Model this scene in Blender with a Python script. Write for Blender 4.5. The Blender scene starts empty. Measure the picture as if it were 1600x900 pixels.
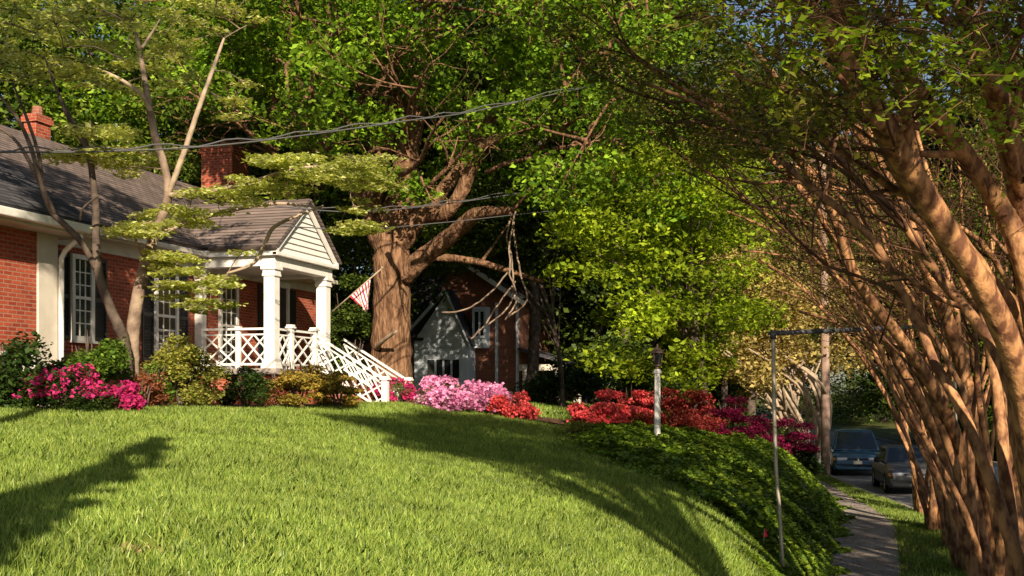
import bpy, math, random
import numpy as np
from mathutils import Vector
sc = bpy.context.scene
col = sc.collection
R = math.radians
# ------------------------------------------------------------------ camera, world, sun, exposure
F = 1800.0; HY = 615.0; CZ = 3.1; YAW = math.atan(530/1800.0)
cam_d = bpy.data.cameras.new('camera'); cam = bpy.data.objects.new('camera', cam_d); col.objects.link(cam)
sc.camera = cam
cam_d.sensor_width = 36; cam_d.lens = 36*F/1600; cam_d.shift_y = (HY-450)/1600
cam_d.clip_start = .05; cam_d.clip_end = 3000
cam.location = (0, 0, CZ); cam.rotation_euler = (R(90), 0, YAW)
SUN_AZ = (0.47, -0.883); SUN_EL = 25.0
w = bpy.data.worlds.new('World'); sc.world = w; w.use_nodes = True
nt = w.node_tree; bg = nt.nodes['Background']
sky = nt.nodes.new('ShaderNodeTexSky'); sky.sky_type = 'NISHITA'; sky.sun_disc = False
sky.sun_elevation = R(SUN_EL); sky.sun_rotation = math.atan2(SUN_AZ[0], SUN_AZ[1])
sky.dust_density = 1.0
nt.links.new(sky.outputs[0], bg.inputs[0]); bg.inputs[1].default_value = 0.05
sl = bpy.data.lights.new('sun', 'SUN'); sun = bpy.data.objects.new('sun', sl); col.objects.link(sun)
sl.energy = 5.0; sl.angle = R(.5); sl.color = (1, .83, .62)
sd = Vector((SUN_AZ[0]*math.cos(R(SUN_EL)), SUN_AZ[1]*math.cos(R(SUN_EL)), math.sin(R(SUN_EL)))).normalized()
sun.rotation_euler = sd.to_track_quat('Z', 'Y').to_euler(); sun.location = (20, -30, 30)
sc.view_settings.view_transform = 'Standard'; sc.view_settings.look = 'None'
sc.view_settings.gamma = 1; sc.view_settings.use_curve_mapping = False
sc.view_settings.exposure = 0.9
sc.cycles.max_bounces = 5; sc.cycles.diffuse_bounces = 2; sc.cycles.glossy_bounces = 2
sc.cycles.transmission_bounces = 3; sc.cycles.transparent_max_bounces = 4
sc.cycles.caustics_reflective = False; sc.cycles.caustics_refractive = False

CA, SA = math.cos(YAW), math.sin(YAW)
def W(px, py, d):                      # where a point seen at (px, py) in the photo stands, d metres ahead
    cx = (px-800)/F*d
    return (cx*CA-d*SA, cx*SA+d*CA, CZ+(HY-py)/F*d)
def WA(px, py, d):
    cx = (px-800)/F*d
    return np.stack([cx*CA-d*SA, cx*SA+d*CA, CZ+(HY-py)/F*d], 1)
def PR(P):
    P = np.asarray(P, float)
    cx = P[..., 0]*CA+P[..., 1]*SA; d = -P[..., 0]*SA+P[..., 1]*CA
    dd = np.maximum(d, .01)
    return 800+cx/dd*F, HY-(P[..., 2]-CZ)/dd*F, d
def atX(px, x):                        # the Y where the plane X=x is seen at column px
    r = (px-800)/F
    return (r*(-x*SA)-x*CA)/(SA-r*CA)

# ------------------------------------------------------------------ helpers
ORG = {}
def tag(o, label=None, cat=None, group=None, kind=None):
    if label: o['label'] = label
    if cat: o['category'] = cat
    if group: o['group'] = group
    if kind: o['kind'] = kind
    return o
def thing(name, loc, label, cat, group=None):
    o = bpy.data.objects.new(name, None); col.objects.link(o); o.location = loc
    o.empty_display_size = .2
    ORG[o] = Vector(loc); return tag(o, label, cat, group)
def link(name, me, parent, org):
    o = bpy.data.objects.new(name, me); col.objects.link(o)
    if parent: o.parent = parent; o.location = org-ORG[parent]
    else: o.location = org
    ORG[o] = Vector(org); return o
class MB:
    def __init__(s): s.v = []; s.f = []; s.m = []; s.cur = 0
    def add(s, vs, fs):
        b = len(s.v); s.v += [tuple(map(float, v)) for v in vs]
        for f in fs: s.f.append(tuple(b+i for i in f)); s.m.append(s.cur)
    def box(s, x0, x1, y0, y1, z0, z1):
        s.add([(x0,y0,z0),(x1,y0,z0),(x1,y1,z0),(x0,y1,z0),(x0,y0,z1),(x1,y0,z1),(x1,y1,z1),(x0,y1,z1)],
              [(0,3,2,1),(4,5,6,7),(0,1,5,4),(1,2,6,5),(2,3,7,6),(3,0,4,7)])
    def bar(s, p, q, a, b=None):
        b = a if b is None else b
        p = Vector(p); q = Vector(q); d = (q-p).normalized()
        u = d.cross(Vector((0,0,1)))
        u = Vector((1,0,0)) if u.length < 1e-3 else u.normalized()
        n = u.cross(d)
        vs = [c+u*sx*a/2+n*sn*b/2 for c in (p, q) for sx, sn in ((-1,-1),(1,-1),(1,1),(-1,1))]
        s.add(vs, [(0,1,2,3),(7,6,5,4),(0,4,5,1),(1,5,6,2),(2,6,7,3),(3,7,4,0)])
    def prism(s, pts, off):
        n = len(pts); off = Vector(off); vs = [Vector(p) for p in pts]; vs += [v+off for v in vs[:n]]
        s.add(vs, [tuple(range(n-1,-1,-1)), tuple(range(n,2*n))]+[(i,(i+1)%n,n+(i+1)%n,n+i) for i in range(n)])
    def lathe(s, c, prof, k=12):
        vs = []; fs = []
        for r, z in prof:
            for i in range(k): vs.append((c[0]+r*math.cos(2*math.pi*i/k), c[1]+r*math.sin(2*math.pi*i/k), c[2]+z))
        for j in range(len(prof)-1):
            for i in range(k): fs.append((j*k+i, j*k+(i+1)%k, (j+1)*k+(i+1)%k, (j+1)*k+i))
        fs += [tuple(range(k-1,-1,-1)), tuple(range((len(prof)-1)*k, len(prof)*k))]
        s.add(vs, fs)
    def tube(s, pts, rad, k=6, rough=0, rng=None):
        pts = np.asarray(pts, float); n = len(pts)
        rad = np.broadcast_to(np.asarray(rad, float), (n,))
        T = np.gradient(pts, axis=0); T /= np.linalg.norm(T, axis=1)[:, None]+1e-9
        ref = np.array([1., 0, 0]) if abs(T[0][0]) < .8 else np.array([0, 1., 0])
        vs = np.zeros((n, k, 3)); ang = np.arange(k)*2*math.pi/k
        u = np.cross(T[0], ref); u /= np.linalg.norm(u)
        for i in range(n):
            u = u-T[i]*np.dot(u, T[i]); u /= np.linalg.norm(u)+1e-9; v = np.cross(T[i], u)
            rr = rad[i]*(1+(rough*rng.normal(size=k) if rough else 0))
            rr = np.broadcast_to(rr, (k,))
            vs[i] = pts[i]+np.cos(ang)[:, None]*u*rr[:, None]+np.sin(ang)[:, None]*v*rr[:, None]
        fs = [(i*k+j, i*k+(j+1)%k, (i+1)*k+(j+1)%k, (i+1)*k+j) for i in range(n-1) for j in range(k)]
        fs += [tuple(range(k-1,-1,-1)), tuple(range((n-1)*k, n*k))]
        s.add(vs.reshape(-1, 3), fs)
    def build(s, name, mats, parent=None, smooth=False, bevel=0, label=None):
        mats = mats if isinstance(mats, (list, tuple)) else [mats]
        if parent: org = ORG[parent]
        else:
            a = np.array(s.v); org = Vector(((a[:,0].min()+a[:,0].max())/2, (a[:,1].min()+a[:,1].max())/2, a[:,2].min()))
        a = np.array(s.v)-np.array(org)
        me = bpy.data.meshes.new(name); me.from_pydata(a.tolist(), [], s.f); me.update()
        for m in mats: me.materials.append(m)
        me.polygons.foreach_set('material_index', s.m)
        if smooth: me.polygons.foreach_set('use_smooth', [True]*len(s.f))
        o = link(name, me, parent, org)
        if bevel:
            b = o.modifiers.new('bevel', 'BEVEL'); b.width = bevel; b.segments = 2; b.limit_method = 'ANGLE'
        if label: o['label'] = label
        return o
def poly_mesh(name, V, k, mat, parent=None, org=None):
    """V: (N,k,3) array of separate k-gons"""
    N = len(V); V = V.reshape(-1, 3)
    if org is None:
        org = ORG[parent] if parent else Vector((float(V[:,0].mean()), float(V[:,1].mean()), float(V[:,2].min())))
    V = V-np.array(org)
    me = bpy.data.meshes.new(name)
    me.vertices.add(N*k); me.loops.add(N*k); me.polygons.add(N)
    me.vertices.foreach_set('co', V.astype(np.float32).ravel())
    me.loops.foreach_set('vertex_index', np.arange(N*k, dtype=np.int32))
    me.polygons.foreach_set('loop_start', np.arange(0, N*k, k, dtype=np.int32))
    me.update(calc_edges=True); me.materials.append(mat)
    return link(name, me, parent, org)
def norm(a): return a/(np.linalg.norm(a, axis=1)[:, None]+1e-9)
def leaves(name, P, size, mat, parent, rng, up=.4, asp=.6, var=.35, face=None):
    P = np.asarray(P, float); N = len(P)
    n = rng.normal(size=(N, 3)); n[:, 2] = n[:, 2]+np.sign(n[:, 2])*up*2; n = norm(n)
    t = norm(np.cross(n, rng.normal(size=(N, 3)))); b = np.cross(n, t)
    L = (size*(1+(var+.15)*rng.uniform(-1, 1, N)))[:, None]/2; Wd = L*asp
    V = np.stack([P-t*L, P+b*Wd+n*L*.25-t*L*.15, P+t*L, P-b*Wd+n*L*.25-t*L*.15], 1)
    return poly_mesh(name, V, 4, mat, parent)
def blob(rng, c, r, n, shell=.45):
    """n points in an ellipsoid, denser toward its skin"""
    d = norm(rng.normal(size=(n, 3))); rad = (shell+(1-shell)*rng.random(n))**.6
    return np.asarray(c)+d*rad[:, None]*np.asarray(r)*(1+.18*rng.normal(size=(n, 1)))
# ------------------------------------------------------------------ materials
def mat(name, c, rough=.8, spec=.3, bump=0, bscale=30, c2=None, nscale=4, metal=0, dist=.02, stretch=None, detail=6, sharp=.15):
    m = bpy.data.materials.new(name); m.use_nodes = True; n = m.node_tree; L = n.links
    p = n.nodes['Principled BSDF']; p.inputs['Roughness'].default_value = rough
    p.inputs['Specular IOR Level'].default_value = spec; p.inputs['Metallic'].default_value = metal
    geo = n.nodes.new('ShaderNodeNewGeometry'); vec = geo.outputs['Position']
    if stretch:
        mp = n.nodes.new('ShaderNodeMapping'); mp.inputs['Scale'].default_value = stretch; L.new(vec, mp.inputs[0]); vec = mp.outputs[0]
    if c2 is not None:
        t = n.nodes.new('ShaderNodeTexNoise'); t.inputs['Scale'].default_value = nscale; t.inputs['Detail'].default_value = detail
        L.new(vec, t.inputs['Vector'])
        r = n.nodes.new('ShaderNodeValToRGB'); r.color_ramp.elements[0].position = .5-sharp; r.color_ramp.elements[1].position = .5+sharp
        r.color_ramp.elements[0].color = (*c, 1); r.color_ramp.elements[1].color = (*c2, 1)
        L.new(t.outputs['Fac'], r.inputs[0]); L.new(r.outputs[0], p.inputs['Base Color'])
    else: p.inputs['Base Color'].default_value = (*c, 1)
    if bump:
        t = n.nodes.new('ShaderNodeTexNoise'); t.inputs['Scale'].default_value = bscale; t.inputs['Detail'].default_value = 5
        L.new(vec, t.inputs['Vector'])
        b = n.nodes.new('ShaderNodeBump'); b.inputs['Strength'].default_value = bump; b.inputs['Distance'].default_value = dist
        L.new(t.outputs['Fac'], b.inputs['Height']); L.new(b.outputs[0], p.inputs['Normal'])
    return m
def leafmat(name, a, b, trans=.35, rough=.5, vv=.35, spec=.35, tint=(1.25, 1.2, .5)):
    m = bpy.data.materials.new(name); m.use_nodes = True; n = m.node_tree; L = n.links
    p = n.nodes['Principled BSDF']; p.inputs['Roughness'].default_value = rough; p.inputs['Specular IOR Level'].default_value = spec
    geo = n.nodes.new('ShaderNodeNewGeometry')
    r = n.nodes.new('ShaderNodeMix'); r.data_type = 'RGBA'; r.inputs[6].default_value = (*a, 1); r.inputs[7].default_value = (*b, 1)
    L.new(geo.outputs['Random Per Island'], r.inputs[0])
    # each leaf and each spray has its own tone
    t = n.nodes.new('ShaderNodeTexNoise'); t.inputs['Scale'].default_value = 1.1; t.inputs['Detail'].default_value = 3
    L.new(geo.outputs['Position'], t.inputs['Vector'])
    mr = n.nodes.new('ShaderNodeMapRange'); mr.inputs[1].default_value = .3; mr.inputs[2].default_value = .7
    mr.inputs[3].default_value = 1-vv; mr.inputs[4].default_value = 1+vv; L.new(t.outputs['Fac'], mr.inputs[0])
    h = n.nodes.new('ShaderNodeHueSaturation'); L.new(r.outputs[2], h.inputs['Color']); L.new(mr.outputs[0], h.inputs['Value'])
    L.new(h.outputs[0], p.inputs['Base Color'])
    tr = n.nodes.new('ShaderNodeBsdfTranslucent'); tm = n.nodes.new('ShaderNodeMix'); tm.data_type = 'RGBA'; tm.blend_type = 'MULTIPLY'
    tm.inputs[0].default_value = 1; tm.inputs[7].default_value = (*tint, 1); L.new(h.outputs[0], tm.inputs[6]); L.new(tm.outputs[2], tr.inputs[0])
    mx = n.nodes.new('ShaderNodeMixShader'); mx.inputs[0].default_value = trans
    L.new(p.outputs[0], mx.inputs[1]); L.new(tr.outputs[0], mx.inputs[2]); L.new(mx.outputs[0], n.nodes['Material Output'].inputs[0])
    return m
def brickmat(name, a, b, mortar, bw=.215, rh=.075, ms=.012, rough=.85, roof=False):
    m = bpy.data.materials.new(name); m.use_nodes = True; n = m.node_tree; L = n.links
    p = n.nodes['Principled BSDF']; p.inputs['Roughness'].default_value = rough; p.inputs['Specular IOR Level'].default_value = .25
    geo = n.nodes.new('ShaderNodeNewGeometry'); sp = n.nodes.new('ShaderNodeSeparateXYZ'); L.new(geo.outputs['Position'], sp.inputs[0])
    cb = n.nodes.new('ShaderNodeCombineXYZ')
    if roof: L.new(sp.outputs[1], cb.inputs[0])
    else:
        ad = n.nodes.new('ShaderNodeMath'); ad.operation = 'ADD'; L.new(sp.outputs[0], ad.inputs[0]); L.new(sp.outputs[1], ad.inputs[1]); L.new(ad.outputs[0], cb.inputs[0])
    L.new(sp.outputs[2], cb.inputs[1])
    br = n.nodes.new('ShaderNodeTexBrick'); br.inputs['Scale'].default_value = 1
    br.inputs['Brick Width'].default_value = bw; br.inputs['Row Height'].default_value = rh; br.inputs['Mortar Size'].default_value = ms
    br.inputs['Color1'].default_value = (*a, 1); br.inputs['Color2'].default_value = (*b, 1); br.inputs['Mortar'].default_value = (*mortar, 1)
    br.inputs['Mortar Smooth'].default_value = .3
    L.new(cb.outputs[0], br.inputs['Vector'])
    t = n.nodes.new('ShaderNodeTexNoise'); t.inputs['Scale'].default_value = 2.3; t.inputs['Detail'].default_value = 6; L.new(geo.outputs['Position'], t.inputs['Vector'])
    mr = n.nodes.new('ShaderNodeMapRange'); mr.inputs[3].default_value = .6; mr.inputs[4].default_value = 1.35; L.new(t.outputs['Fac'], mr.inputs[0])
    h = n.nodes.new('ShaderNodeHueSaturation'); L.new(br.outputs['Color'], h.inputs['Color']); L.new(mr.outputs[0], h.inputs['Value'])
    L.new(h.outputs[0], p.inputs['Base Color'])
    bp = n.nodes.new('ShaderNodeBump'); bp.invert = True; bp.inputs['Strength'].default_value = .7; bp.inputs['Distance'].default_value = .012
    L.new(br.outputs['Fac'], bp.inputs['Height']); L.new(bp.outputs[0], p.inputs['Normal'])
    return m
M = {}
M['brick'] = brickmat('brick', (.26,.038,.02), (.43,.085,.04), (.33,.18,.125))
M['brick_dark'] = brickmat('weathered brick', (.24,.07,.04), (.33,.11,.06), (.26,.19,.15))
M['shingle'] = brickmat('asphalt shingle', (.13,.10,.09), (.20,.155,.14), (.05,.042,.04), .3, .085, .012, .95, True)
M['shingle_dark'] = brickmat('dark shingle', (.045,.045,.055), (.08,.08,.09), (.025,.025,.03), .3, .085, .012, .95, True)
M['white'] = mat('white paint', (.80,.79,.76), .55, .4, .15, 25, (.70,.69,.65), 6)
M['cream'] = mat('cream and shaded white paint', (.62,.58,.50), .6, .4, .1, 20, (.52,.48,.41), 3)
M['siding'] = mat('white siding with shade blue', (.68,.76,.85), .6, .3, .1, 15, (.60,.68,.76), 2)  # white siding, the blue of its shade put into the colour
M['black'] = mat('black shutter paint', (.012,.013,.018), .5, .4)
M['glass'] = mat('window glass', (.02,.025,.03), .06, .8, .05, 3)
M['curtain'] = mat('pale curtain', (.45,.45,.43), .9)
M['door'] = mat('dark door', (.03,.02,.02), .4, .4)
M['bark'] = mat('oak bark', (.09,.048,.027), .95, .15, 1.0, 9, (.27,.155,.09), 5.0, dist=.10, stretch=(2.0,2.0,.5), sharp=.12, detail=10)
M['bark_crape'] = mat('smooth crape myrtle bark', (.13,.055,.028), .7, .3, .9, 9, (.46,.24,.105), 7, dist=.03, stretch=(1.5,1.5,.8), sharp=.1, detail=8)  # mottled bark, its orange patches raised as painted sunlight
M['twig'] = mat('shade-toned twig bark', (.06,.03,.018), .9, .15, .3, 20, (.16,.085,.045), 3)  # dark because the twigs are unlit, shade put into the bark colour
M['bark_dark'] = mat('dark bark', (.055,.042,.034), .9, .2, .9, 14, (.13,.10,.08), 5, dist=.02)
M['bark_dog'] = mat('dogwood bark', (.13,.09,.07), .9, .2, .8, 18, (.30,.23,.17), 4, dist=.02)
M['bark_pale'] = mat('pale bark', (.42,.34,.25), .9, .2, .5, 14, (.28,.21,.15), 5, dist=.02)
M['soil'] = mat('lawn soil', (.055,.075,.018), .95, .1, .6, 12, (.10,.10,.03), 1.2)
M['mulch'] = mat('mulch', (.09,.05,.03), .95, .1, .8, 20, (.16,.09,.06), 6)
M['concrete'] = mat('old concrete', (.22,.19,.17), .9, .2, .4, 30, (.34,.30,.27), 2.5, dist=.01)
M['asphalt'] = mat('asphalt', (.15,.15,.155), .85, .3, .3, 60, (.23,.22,.215), .8, dist=.006)
M['metal_pipe'] = mat('galvanised pipe', (.50,.47,.40), .45, .5, .2, 10, (.30,.26,.2), 5, metal=.4)
M['bronze'] = mat('weathered bronze', (.16,.10,.07), .6, .4, .2, 10, (.09,.06,.045), 5)
M['iron'] = mat('dark iron', (.05,.05,.06), .5, .5, .2, 10, (.10,.10,.11), 5)
M['wire'] = mat('cable', (.10,.10,.105), .6, .4)
M['pole'] = mat('weathered pole wood', (.24,.16,.125), .95, .15, .6, 10, (.36,.26,.21), 3, stretch=(3,3,.4))
M['red_cloth'] = mat('red cloth', (.62,.03,.06), .85); M['white_cloth'] = mat('white cloth', (.82,.78,.76), .85); M['blue_cloth'] = mat('blue cloth', (.02,.03,.16), .85)
M['grass'] = leafmat('grass blade', (.07,.16,.016), (.40,.50,.10), .34, .45, .25, .4)
M['oak_leaf'] = leafmat('oak leaf', (.045,.12,.008), (.27,.43,.03), .36, vv=.6)
M['maple_leaf'] = leafmat('maple leaf', (.12,.20,.010), (.41,.52,.033), .42, vv=.5)
M['dog_leaf'] = leafmat('dogwood leaf', (.36,.44,.09), (.68,.70,.30), .4, vv=.25)
M['crape_leaf'] = leafmat('crape myrtle leaf', (.06,.085,.010), (.24,.23,.03), .3, vv=.5)
M['crape_young'] = leafmat('young crape leaf', (.16,.30,.02), (.36,.44,.03), .5)
M['deep_leaf'] = leafmat('deep green shade-toned leaf', (.02,.045,.008), (.10,.15,.02), .22, vv=.5)  # green darkened to carry the dense shade behind the foliage gaps
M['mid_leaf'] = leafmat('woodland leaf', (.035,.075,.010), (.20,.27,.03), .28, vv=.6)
M['gold_leaf'] = leafmat('golden leaf', (.26,.22,.06), (.50,.40,.14), .35, vv=.5, tint=(1.2,1,.4))
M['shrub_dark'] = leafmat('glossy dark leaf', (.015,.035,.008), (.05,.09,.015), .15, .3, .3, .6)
M['shrub_green'] = leafmat('green shrub leaf', (.05,.11,.015), (.16,.25,.03), .3)
M['shrub_lime'] = leafmat('yellow green shrub leaf', (.14,.20,.03), (.38,.34,.08), .35)
M['shrub_olive'] = leafmat('olive gold shrub leaf', (.20,.19,.03), (.44,.30,.06), .3, tint=(1.1,1,.4))
M['shrub_rust'] = leafmat('rusty shrub leaf', (.20,.07,.03), (.42,.16,.09), .3, tint=(1.1,.9,.5))
M['ivy'] = leafmat('ivy leaf', (.04,.10,.010), (.24,.34,.03), .25, .4, .5, .45)
M['pink'] = leafmat('pink azalea blossom', (.78,.22,.48), (.88,.46,.70), .3, .6, .15, .2, (1,.9,1))
M['red'] = leafmat('coral red azalea blossom', (.78,.06,.09), (.85,.17,.15), .3, .6, .2, .2, (1,.8,.8))
M['magenta'] = leafmat('magenta azalea blossom', (.50,.03,.20), (.75,.05,.20), .3, .6, .3, .2, (1,.8,.9))
M['jmaple'] = leafmat('red maple leaf', (.22,.03,.035), (.52,.09,.07), .35, .5, .35, .3, (1.1,.8,.7))
M['purple'] = leafmat('purple leaf', (.15,.01,.05), (.34,.02,.09), .35, .5, .3, .3, (1.1,.7,.9))
M['car_blue'] = mat('blue car paint', (.05,.12,.20), .25, .6); M['car_silver'] = mat('silver car paint', (.12,.12,.125), .28, .6, metal=.3)
M['car_navy'] = mat('navy car paint', (.02,.035,.07), .3, .6)
M['rubber'] = mat('tyre rubber', (.012,.012,.012), .9); M['chrome'] = mat('bright metal', (.6,.6,.6), .25, .6, metal=.8)
M['lamp'] = mat('headlight lens', (.55,.57,.6), .15, .8); M['plastic'] = mat('black plastic', (.02,.02,.022), .6)
M['amber'] = mat('amber lens', (.5,.15,.02), .3, .5)

# ------------------------------------------------------------------ ground
def sm(a): a = np.clip(a, 0, 1); return a*a*(3-2*a)
def walk_l(y): return np.interp(y, [-60,0,14,20,25,28,31,34,38,45,60,90], [-.5,-.5,-.5,-.42,-.3,-.22,-.35,-.68,-1.25,-2.5,-5.2,-12])
def road_l(y): return np.interp(y, [-60,20,28,33.7,37.2,45.5,60,80,120,300], [2.9,2.9,2.3,1.2,.4,-1.0,-3.8,-8.5,-21,-90])
def ramp(y): return 1.5*sm((16.5-y)/16.5)
def T(x, y):
    x = np.asarray(x, float); y = np.asarray(y, float)
    s = ramp(y); t = walk_l(y)-x
    tt = np.maximum(t, 0)
    prof = 1.78*(1-np.exp(-(tt/1.3)**1.25))+.93*sm((tt-1.8)/9.5)
    z = .12+s+prof*(1-s/3.0)
    z += np.where(t > 0, .05*np.sin(x*.9+1)*np.sin(y*.7)*np.minimum(tt/3, 1), 0)
    r = x-road_l(y); k = np.clip((r+.32)/.3, 0, 1)
    z = np.where(r > -.32, z-k*.165, z)
    far = x-road_l(y)-8.6; z = z+np.clip(far/.3, 0, 1)*.165+np.clip(far-1, 0, 40)*.03
    z = z+np.clip((y-60)/60, 0, 1)*1.2
    return z
def Tf(x, y): return float(T(x, y))
xs = np.concatenate([np.arange(-160,-26,6), np.arange(-26,-6,.5), np.arange(-6,-1.4,.25), np.arange(-1.4,3.4,.12), np.arange(3.4,14,.5), np.arange(14,180,6)])
ys = np.concatenate([np.arange(-60,0,3), np.arange(0,50,.4), np.arange(50,90,1), np.arange(90,420,8)])
XX, YY = np.meshgrid(xs, ys); ZZ = T(XX, YY)
def sheet(name, mt, XX, YY, ZZ):
    ny, nx = XX.shape; V = np.stack([XX, YY, ZZ], 2).reshape(-1, 3)
    f = [(j*nx+i, j*nx+i+1, (j+1)*nx+i+1, (j+1)*nx+i) for j in range(ny-1) for i in range(nx-1)]
    b = MB(); b.v = V.tolist(); b.f = f; b.m = [0]*len(f)
    o = b.build(name, mt, smooth=True); o['kind'] = 'structure'; return o
sheet('ground', M['soil'], XX, YY, ZZ)
yr = np.concatenate([np.arange(-60,0,3), np.arange(0,60,.8), np.arange(60,300,6)])
u = np.linspace(0.02, 8.55, 8)
RX = road_l(yr)[:, None]+u[None, :]; RY = np.repeat(yr[:, None], len(u), 1)
sheet('road', M['asphalt'], RX, RY, T(RX, RY)*0+(.0+ramp(RY)+np.clip((RY-60)/60, 0, 1)*1.2))
for nm, off in (('kerb', -.16), ('kerb', 8.55)):
    b = MB(); 
    for i in range(len(yr)-1):
        for_y = (yr[i], yr[i+1])
        P = []
        for y in for_y:
            x = float(road_l(y))+off; g = float(ramp(y))+float(np.clip((y-60)/60, 0, 1))*1.2
            P += [(x, y, g-.1), (x+.18, y, g-.1), (x+.16, y, g+.128), (x, y, g+.128)]
        b.add(P, [(0,1,5,4),(1,2,6,5),(2,3,7,6),(3,0,4,7)])
    tag(b.build(nm, M['concrete']), kind='structure')
# sidewalk slabs, slightly uneven
rg = random.Random(4); b = MB(); y = 2.0
while y < 62:
    y2 = y+1.22; wd = 1.22 if y < 27 else 1.22-.5*min(1, (y-27)/6)
    P = []
    dz = rg.uniform(-.006, .012)
    for yy in (y, y2-.018):
        xl = float(walk_l(yy))-.02
        for xx in (xl, xl+wd): P.append((xx, yy, Tf(xx, yy)*0+.12+float(ramp(yy))+.03+dz))
    b.add(P+[(p[0], p[1], p[2]-.15) for p in P], [(0,1,3,2),(4,6,7,5),(0,4,5,1),(1,5,7,3),(3,7,6,2),(2,6,4,0)])
    y = y2
tag(b.build('sidewalk', M['concrete']), kind='structure')
# planting bed in front of the house
def bed(name, pts):
    b = MB(); pts = np.array(pts); c = pts.mean(0)
    rings = [0, .35, .7, 1]; vs = []; n = len(pts); fs = []
    for r in rings:
        for p in pts: q = c+(p-c)*r; vs.append((q[0], q[1], Tf(q[0], q[1])+.03))
    for j in range(3):
        for i in range(n): fs.append((j*n+i, j*n+(i+1)%n, (j+1)*n+(i+1)%n, (j+1)*n+i))
    b.add(vs, fs); tag(b.build(name, M['mulch'], smooth=True), kind='structure')
bed('planting_bed', [(-14.7,15.5),(-11.6,15.2),(-11.2,18),(-10.9,21),(-10.9,24),(-11,26.3),(-12.6,26.3),(-14.6,24),(-14.7,20)])
bed('path', [(-10.9,26.2),(-10.9,27.6),(-9,27.7),(-7,28.2),(-4.5,28.4),(-4.5,27.1),(-7,26.8),(-9,26.3)])

# lawn --------------------------------------------------------------
rng = np.random.default_rng(7)
def ivy_x(y): # left limit of the ivy on the bank
    return np.interp(y, [13.5, 15, 16.5, 18, 20, 22, 26, 34], [-.6, -.75, -1.1, -2.9, -4.3, -5.3, -6.0, -6.4])
def blades(name, P, h, wdt, mt, rng, lean=.35):
    N = len(P); a = rng.uniform(0, 2*math.pi, N); H = (h*rng.uniform(.55, 1.3, N))[:, None]
    s = np.stack([np.cos(a), np.sin(a), np.zeros(N)], 1)
    l = rng.normal(size=(N, 3))*lean; l[:, 2] = 1; l = norm(l)
    w_ = wdt/2
    m = P+l*H*.55; l2 = l+rng.normal(size=(N, 3))*lean*.7; l2[:, 2] = l2[:, 2]*.8
    tip = m+norm(l2)*H*.5
    V = np.stack([P-s*w_, P+s*w_, m+s*w_*.8, tip, m-s*w_*.8], 1)
    return poly_mesh(name, V, 5, mt)
N = 800000
d = 3.9+24*rng.random(N)**1.3; px = rng.uniform(-120, 1300, N); cx = (px-800)/F*d
X = cx*CA-d*SA; Y = cx*SA+d*CA
pat = np.sin(X*1.7+np.sin(Y*1.1)*2)*np.sin(Y*1.3+np.sin(X*.8)*1.5)
# bare, thin spots near the front of the lawn
bare = np.zeros(N); BQ = []
for (bx, by, br) in ((255,875,.22),(175,893,.2),(210,835,.13),(420,885,.16),(960,770,.12)):
    q = None
    for dd in np.arange(5.5, 20, .05):
        p = W(bx, by, dd)
        if p[2] <= Tf(p[0], p[1]): q = p; break
    if q: bare += .85*np.exp(-(((X-q[0])/(br*1.1))**2+((Y-q[1])/(br*2.2))**2)); BQ.append((q[0], q[1], br))
ok = (X < walk_l(Y)-.05)&(X > -15)&((X > ivy_x(Y)+rng.normal(size=N)*.12-.0)&(Y > 13.5) == False)&(bare < rng.random(N)*1.1+.1)
ok &= ~((X < -11.1+.15*np.sin(Y*2))&(Y > 14.8))
ok &= ~((Y > 26.3)&(Y < 27.6)&(X < -4.5))
X, Y, pat = X[ok], Y[ok], pat[ok]
P = np.stack([X, Y, T(X, Y)-.005], 1)
o = blades('lawn_grass', P, .09*(1+.2*pat), .0095, M['grass'], rng, .42); tag(o, kind='stuff')
pt = np.concatenate([np.stack([rng.normal(q0, br*.6, 350), rng.normal(q1, br*1.2, 350)], 1) for q0, q1, br in BQ])
M['straw'] = leafmat('dry grass', (.30,.20,.10), (.50,.34,.18), .2)
tag(blades('dry_grass', np.stack([pt[:,0], pt[:,1], T(pt[:,0], pt[:,1])], 1), .035, .010, M['straw'], rng, .9), kind='stuff')
N = 90000
Y = 12+40*rng.random(N)**1.1; lo = walk_l(Y)+1.15-.45*np.clip((Y-27)/6, 0, 1); hi = road_l(Y)-.18
X = lo+(hi-lo)*rng.random(N)**.8; ok = rng.random(N) < .35+.65*(np.sin(X*3+Y)*np.sin(Y*1.3) > -.2)
X, Y = X[ok], Y[ok]
tag(blades('verge_grass', np.stack([X, Y, T(X, Y)-.005], 1), .11, .011, M['grass'], rng, .5), kind='stuff')
# far lawns
N = 60000
Y = 28+40*rng.random(N); X = -12+11*rng.random(N); ok = X < walk_l(Y)-.1; X, Y = X[ok], Y[ok]
tag(blades('neighbour_lawn_grass', np.stack([X, Y, T(X, Y)], 1), .14, .03, M['grass'], rng, .5), kind='stuff')
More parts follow.
